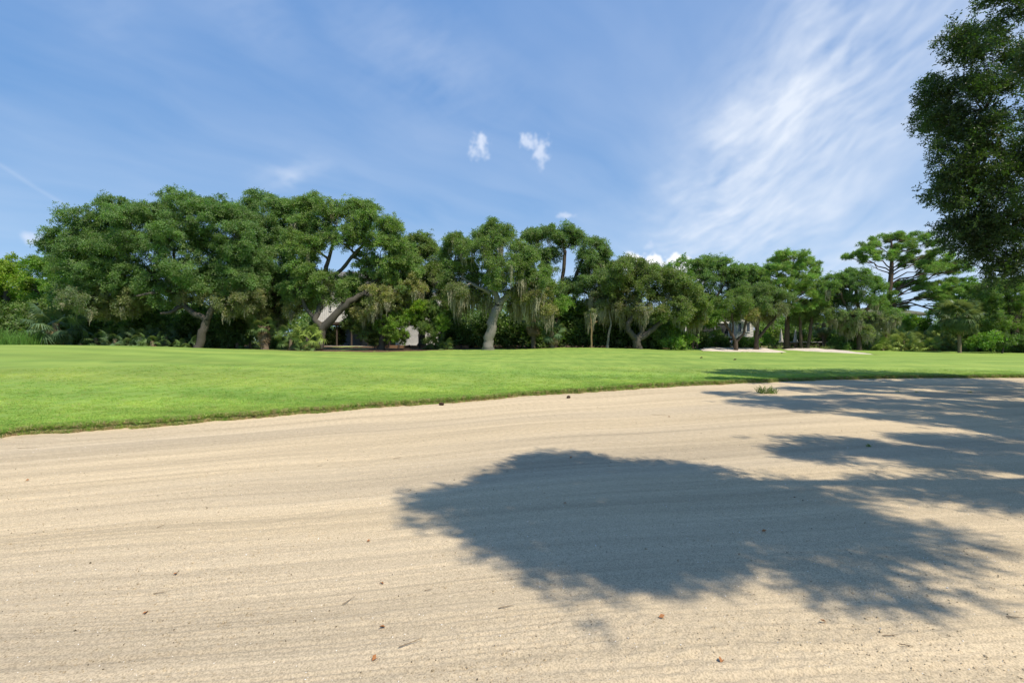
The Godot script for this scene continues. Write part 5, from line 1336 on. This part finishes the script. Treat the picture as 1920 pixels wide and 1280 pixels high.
	boxpart(h, "veranda_floor", Vector3(-6.0, 3.5, -2.2), Vector3(5.8, 3.7, 0.2), M.white_trim)
	for x in [-5.8, -3.0, 0.0, 2.6, 5.5]:
		boxpart(h, "post", Vector3(x, 0, -0.1), Vector3(x + 0.25, 5.7, 0.15), M.white_trim)
	boxpart(h, "rail", Vector3(-6.0, 4.45, 0.0), Vector3(5.8, 4.55, 0.1), M.white_trim)
	var bal := MB.new()
	for i in 78: bal.box(Vector3(-6.0 + i * 0.15, 3.7, 0.02), Vector3(-5.95 + i * 0.15, 4.45, 0.07))
	bo = part(h, "balusters", bal.mesh(), M.white_trim)
	bo.set_meta("kind", "stuff")
	# house whose chimney stands above the trees
	h = thing("chimney_house", Vector3(62.6, 0.7, -92.0), "far house showing only a dark chimney above the trees", "house")
	boxpart(h, "wall", Vector3(-4.0, 0, -4.0), Vector3(4.0, 3.6, 0.0), M.grey_siding)
	gable(h, "roof", Vector3(-4.0, 0, -4.0), Vector3(4.0, 3.6, 0.0), 1.6, 0.4, M.roof_grey)
	var ch := boxpart(h, "chimney", Vector3(-1.0, 4.4, -2.2), Vector3(-0.2, 6.0, -1.4), M.brick)
	boxpart(ch, "cap", Vector3(-0.55, 0.8, -0.55), Vector3(0.55, 0.95, 0.55), M.dark_wood)
	# timber edging along the white house
	var w := thing("retaining_wall", Vector3(-9.0, 0.95, -48.6), "low timber retaining wall with upright stakes before the lattice", "retaining wall")
	for i in 6: boxpart(w, "timber", Vector3(-5.0 + i * 1.6, -0.25, -0.1), Vector3(-3.42 + i * 1.6, 0.26 + 0.01 * (i % 2), 0.05), M.timber)
	for i in 9: boxpart(w, "stake", Vector3(-4.6 + i * 1.05, -0.3, 0.055), Vector3(-4.45 + i * 1.05, 0.3, 0.17), M.dark_wood)
	# light path edge
	w = thing("path_wall", Vector3(-22.6, 0.95, -47.0), "low light concrete path wall between the shaggy palm and the oak", "low wall")
	boxpart(w, "coping", Vector3(-2.0, 0.12, -0.7), Vector3(1.7, 0.26, 0.0), M.concrete)
	boxpart(w, "wall", Vector3(-1.95, -0.4, -0.65), Vector3(1.65, 0.118, -0.05), M.timber)

# ==================================================================== small things
func make_small_things():
	# closed patio umbrellas
	for k in 2:
		var at: Vector3 = [Vector3(33.67, 0.8, -60), Vector3(35.47, 0.8, -60)][k]
		at.y = terrain(at.x, at.z) + 0.1
		var u := thing("patio_umbrella", at, ["closed pale patio umbrella left of the reddish pine trunk", "closed pale patio umbrella right of the reddish pine trunk"][k], "umbrella", "closed patio umbrellas")
		var b := MB.new()
		b.tube([Vector3.ZERO, Vector3(0, 2.45, 0)], [0.03, 0.03], 8)
		part(u, "pole", b.mesh(), M.umbrella_pole)
		b = MB.new()
		var pts := []
		var rad := []
		for i in 9:
			var t := i / 8.0
			pts.append(Vector3(0, 0.8 + 1.6 * t, 0))
			rad.append(lerpf(0.24, 0.03, t) * (1.0 + 0.1 * sin(i * 2.1)))
		pts.insert(0, Vector3(0, 0.8, 0))
		rad.insert(0, 0.03)
		b.tube(pts, rad, 10)
		part(u, "canopy", b.mesh(), M.canvas)
		b = MB.new()
		b.tube([Vector3(0, 0.0, 0), Vector3(0, 0.08, 0), Vector3(0, 0.081, 0)], [0.26, 0.26, 0.03], 12)
		part(u, "base", b.mesh(), M.dark_wood)
	# picnic table
	var p := Vector3(34.48, 0.81, -59)
	p.y = terrain(p.x, p.z) + 0.1
	var t := thing("patio_table", p, "tan wooden patio table between the pine trunk and an umbrella", "table")
	boxpart(t, "tabletop", Vector3(-0.55, 0.7, -0.4), Vector3(0.55, 0.76, 0.4), M.concrete)
	for q in [[-0.45, -0.32], [0.37, -0.32], [-0.45, 0.24], [0.37, 0.24]]:
		boxpart(t, "leg", Vector3(q[0], 0.0, q[1]), Vector3(q[0] + 0.08, 0.7, q[1] + 0.08), M.tan_wood)
	boxpart(t, "apron", Vector3(-0.45, 0.55, 0.26), Vector3(0.45, 0.69, 0.3), M.tan_wood)
	# low dark fence behind the bunkers
	var f := thing("rail_fence", Vector3(0, 0, 0), "low dark rail fence behind the far bunkers", "fence")
	f.position = Vector3(33.5, terrain(33.5, -61.0), -61.0)
	for i in 8:
		boxpart(f, "post", Vector3(-2.0 + i * 1.5, -0.1, 0), Vector3(-1.9 + i * 1.5, 0.95, 0.1), M.dark_wood)
	boxpart(f, "rail", Vector3(-2.1, 0.82, 0.1), Vector3(8.7, 0.92, 0.15), M.wire)
	boxpart(f, "rail", Vector3(-2.1, 0.42, 0.1), Vector3(8.7, 0.50, 0.15), M.dark_wood)
	# weeds growing in the sand
	for w in [[1438, 737, 0.33, 110, "big weed tuft growing in the sand near the grass edge"], [1630, 836, 0.07, 14, "tiny green weed alone in the dappled shade"], [1684, 734, 0.06, 10, "small weed in the shaded sand, nearer the big tuft"], [1720, 735, 0.07, 12, "small weed in the shaded sand between two others"], [1822, 736, 0.08, 12, "small weed in the shaded sand, farthest from the big tuft"]]:
		var d: float = 1440.0 / (w[1] - 640.0)
		var x: float = (w[0] - 960.0) / 900.0 * d
		var o := thing("weed", Vector3(x, sand_height(x, d), -d), w[4], "weed")
		var b := MB.new()
		for i in int(w[3]):
			var wd: float = w[2]
			var q := Vector3(rr(-0.8, 0.8), 0, rr(-0.5, 0.5)) * wd
			var dir := (Vector3.UP * 1.1 + Vector3(rr(-1, 1), 0, rr(-1, 1)) * 0.9).normalized()
			var l := wd * rr(0.5, 1.1)
			b_blade(b, q, q + dir * l * 0.6, q + dir * l + Vector3(dir.x, -0.5, dir.z) * l * 0.3, Vector3(rr(-1, 1), 0, rr(-1, 1)).normalized() * (0.006 + wd * 0.012))
		part(o, "grass_blades", b.mesh(), tint_frond(Color(0.11, 0.17, 0.035), 1))
	# fallen leaves
	var lm := MB.new()
	leaf(lm, Vector3(-0.02, 0.002, 0), Vector3(1, 0.22, 0.1).normalized(), Vector3(0, 0.8, 0.6), 0.045, 0.024)
	leaf(lm, Vector3(-0.018, 0.001, 0.004), Vector3(0.8, 0.1, 0.55).normalized(), Vector3(0.1, 0.9, -0.4), 0.036, 0.016)
	var leaf_mesh := lm.mesh()
	for q in [[715, 1096], [717, 1178], [1545, 1172], [1350, 1238], [332, 1080], [1432, 998], [275, 1146], [700, 1235], [1060, 945], [690, 1016], [1240, 1160], [1255, 780], [1070, 858], [50, 903]]:
		var d: float = 1440.0 / (q[1] - 640.0)
		var x: float = (q[0] - 960.0) / 900.0 * d
		var o := part(self, numbered("fallen_leaf"), leaf_mesh, M.dead_leaf, Vector3(x, sand_height(x, d) + 0.006, -d))
		o.rotation.y = rr(0, TAU)
		o.scale = Vector3.ONE * (rr(0.45, 0.8) + d * 0.05)
		var zone := 0 if q[0] < 900 and q[1] > 1000 else (1 if q[1] > 1090 else 2)
		tag(o, ["small curled brown leaf on the sunlit sand left of the tree shade", "small curled brown leaf on the sand below the tree shade", "small curled brown leaf in or beyond the tree shade"][zone], "leaf", ["leaves on sunlit sand", "leaves below the shade", "leaves in or beyond the shade"][zone])
	# twigs
	for q in [[655, 1127, 0.10, 1.0], [770, 1210, 0.13, 0.5], [803, 1108, 0.05, 0.1], [1670, 1196, 0.08, -0.1], [302, 988, 0.07, 1.1], [1240, 778, 0.4, -0.5], [745, 858, 0.12, 0.5], [52, 842, 0.3, 0.05], [950, 1142, 0.10, 0.2], [1700, 1212, 0.06, -0.6], [1905, 1162, 0.08, -0.4], [300, 1112, 0.08, 0.15], [600, 873, 0.06, 0.0]]:
		var d: float = 1440.0 / (q[1] - 640.0)
		var x: float = (q[0] - 960.0) / 900.0 * d
		var b := MB.new()
		var l: float = q[2]
		b.tube([Vector3(-l / 2, 0, 0), Vector3(-l * 0.1, 0.006, 0.004), Vector3(l * 0.2, 0.004, -0.004), Vector3(l / 2, 0.010, 0.0)], [0.0026, 0.0022, 0.0018, 0.001], 5)
		var o := part(self, numbered("twig"), b.mesh(), M.twig, Vector3(x, sand_height(x, d) + 0.005, -d))
		o.rotation.y = q[3]
		var zone := 0 if q[0] < 960 and q[1] > 960 else (1 if q[0] > 1500 else 2)
		tag(o, ["thin dry twig on the sunlit sand left of the tree shade", "short dry twig on the sand at the lower corner beyond the shade", "thin dry twig on the farther sand towards the grass"][zone], "twig", ["twigs on near sunlit sand", "twigs in the sand corner", "twigs on the farther sand"][zone])
	# pine cones by the grass edge
	for q in [[828, 763, "dark pine cone on the sand just below the grass edge"], [1066, 748, "dark pine cone close against the grass edge"]]:
		var d: float = 1440.0 / (q[1] - 640.0)
		var x: float = (q[0] - 960.0) / 900.0 * d
		var b := MB.new()
		b.tube([Vector3(-0.06, 0.0, 0), Vector3(-0.05, 0.0, 0), Vector3(0, 0.005, 0), Vector3(0.05, 0, 0), Vector3(0.075, 0, 0)], [0.005, 0.03, 0.04, 0.025, 0.004], 9)
		for i in 40:
			var a := i * 2.4
			var u := i / 40.0
			var r := 0.036 * sin(PI * (0.15 + 0.75 * u))
			var at := Vector3(-0.05 + 0.11 * u, sin(a) * r, cos(a) * r)
			b.tube([at, at + Vector3(0.012, sin(a) * 0.014, cos(a) * 0.014)], [0.008, 0.002], 4)
		var o := part(self, numbered("pine_cone"), b.mesh(), M.cone, Vector3(x, sand_height(x, d) + 0.035, -d))
		o.rotation.y = rr(0, TAU)
		tag(o, q[2], "pine cone")
	# specks on the fairway
	for q in [[1315, 687, 31.0, "dry leaf on the fairway, the one nearer the middle"], [1378, 689, 30.0, "dry leaf on the fairway, the one nearer the pines"], [1466, 664, 43.5, "dark leaf scrap on the grass tongue between the far bunkers"]]:
		var x: float = (q[0] - 960.0) / 900.0 * q[2]
		var o := part(self, numbered("dry_leaf"), leaf_mesh, M.cone, Vector3(x, maxf(terrain(x, -q[2]), 0.03) + 0.1, -q[2]))
		o.scale = Vector3.ONE * 5.0
		tag(o, q[3], "leaf")
	# grit: shell bits and dark clods, past counting
	var pm := MB.new()
	var pp := []
	for k in 6: pp.append(Vector3([1, -1, 0, 0, 0, 0][k], [0, 0, 0.55, -0.55, 0, 0][k], [0, 0, 0, 0, 0.8, -0.8][k]) * rr(0.8, 1.2))
	for k in [[0, 2, 4], [4, 2, 1], [1, 2, 5], [5, 2, 0], [0, 4, 3], [4, 1, 3], [1, 5, 3], [5, 0, 3]]: pm.tri(pp[k[0]], pp[k[1]], pp[k[2]])
	var pebble := pm.mesh()
	for spec in [["sand_crumbs", "crumbs of sand and tiny dark clods strewn over the bunker", 22000, 0.0022, 0.0075], ["shell_fragments", "tiny white shell fragments scattered in the sand", 1500, 0.0025, 0.006]]:
		var xf := []
		var cols := []
		for i in spec[2]:
			var d := 2.0 + 10.0 * pow(rng.randf(), 2.0)
			var x := rr(-1.2, 1.2) * d
			if d > edge(x) - 0.05: continue
			if spec[0] == "sand_crumbs" and nz.get_noise_2d(x * 0.5 + 40.0, d * 1.3) + nz.get_noise_2d(x * 2.0, d * 4.0) * 0.5 < rr(-0.5, 0.35): continue
			var s := rr(spec[3], spec[4]) * (1.0 if rng.randf() < 0.96 else 1.7) * (1.0 + d * 0.03)
			xf.append(Transform3D(along(unit(), s), Vector3(x, sand_height(x, d) + s * 0.25, -d)))
			var c := sand_tone(Vector3(x, 0, -d))
			var k := rr(0.55, 1.05)
			if rng.randf() < 0.05: k = 0.2
			cols.append(Color(c.r * k, c.g * k, c.b * k) if spec[0] == "sand_crumbs" else Color(0.75, 0.72, 0.66))
		var o := cloud_of(self, spec[0], pebble, M.speck, xf, cols)
		tag(o, spec[1], "grit", "", "stuff")
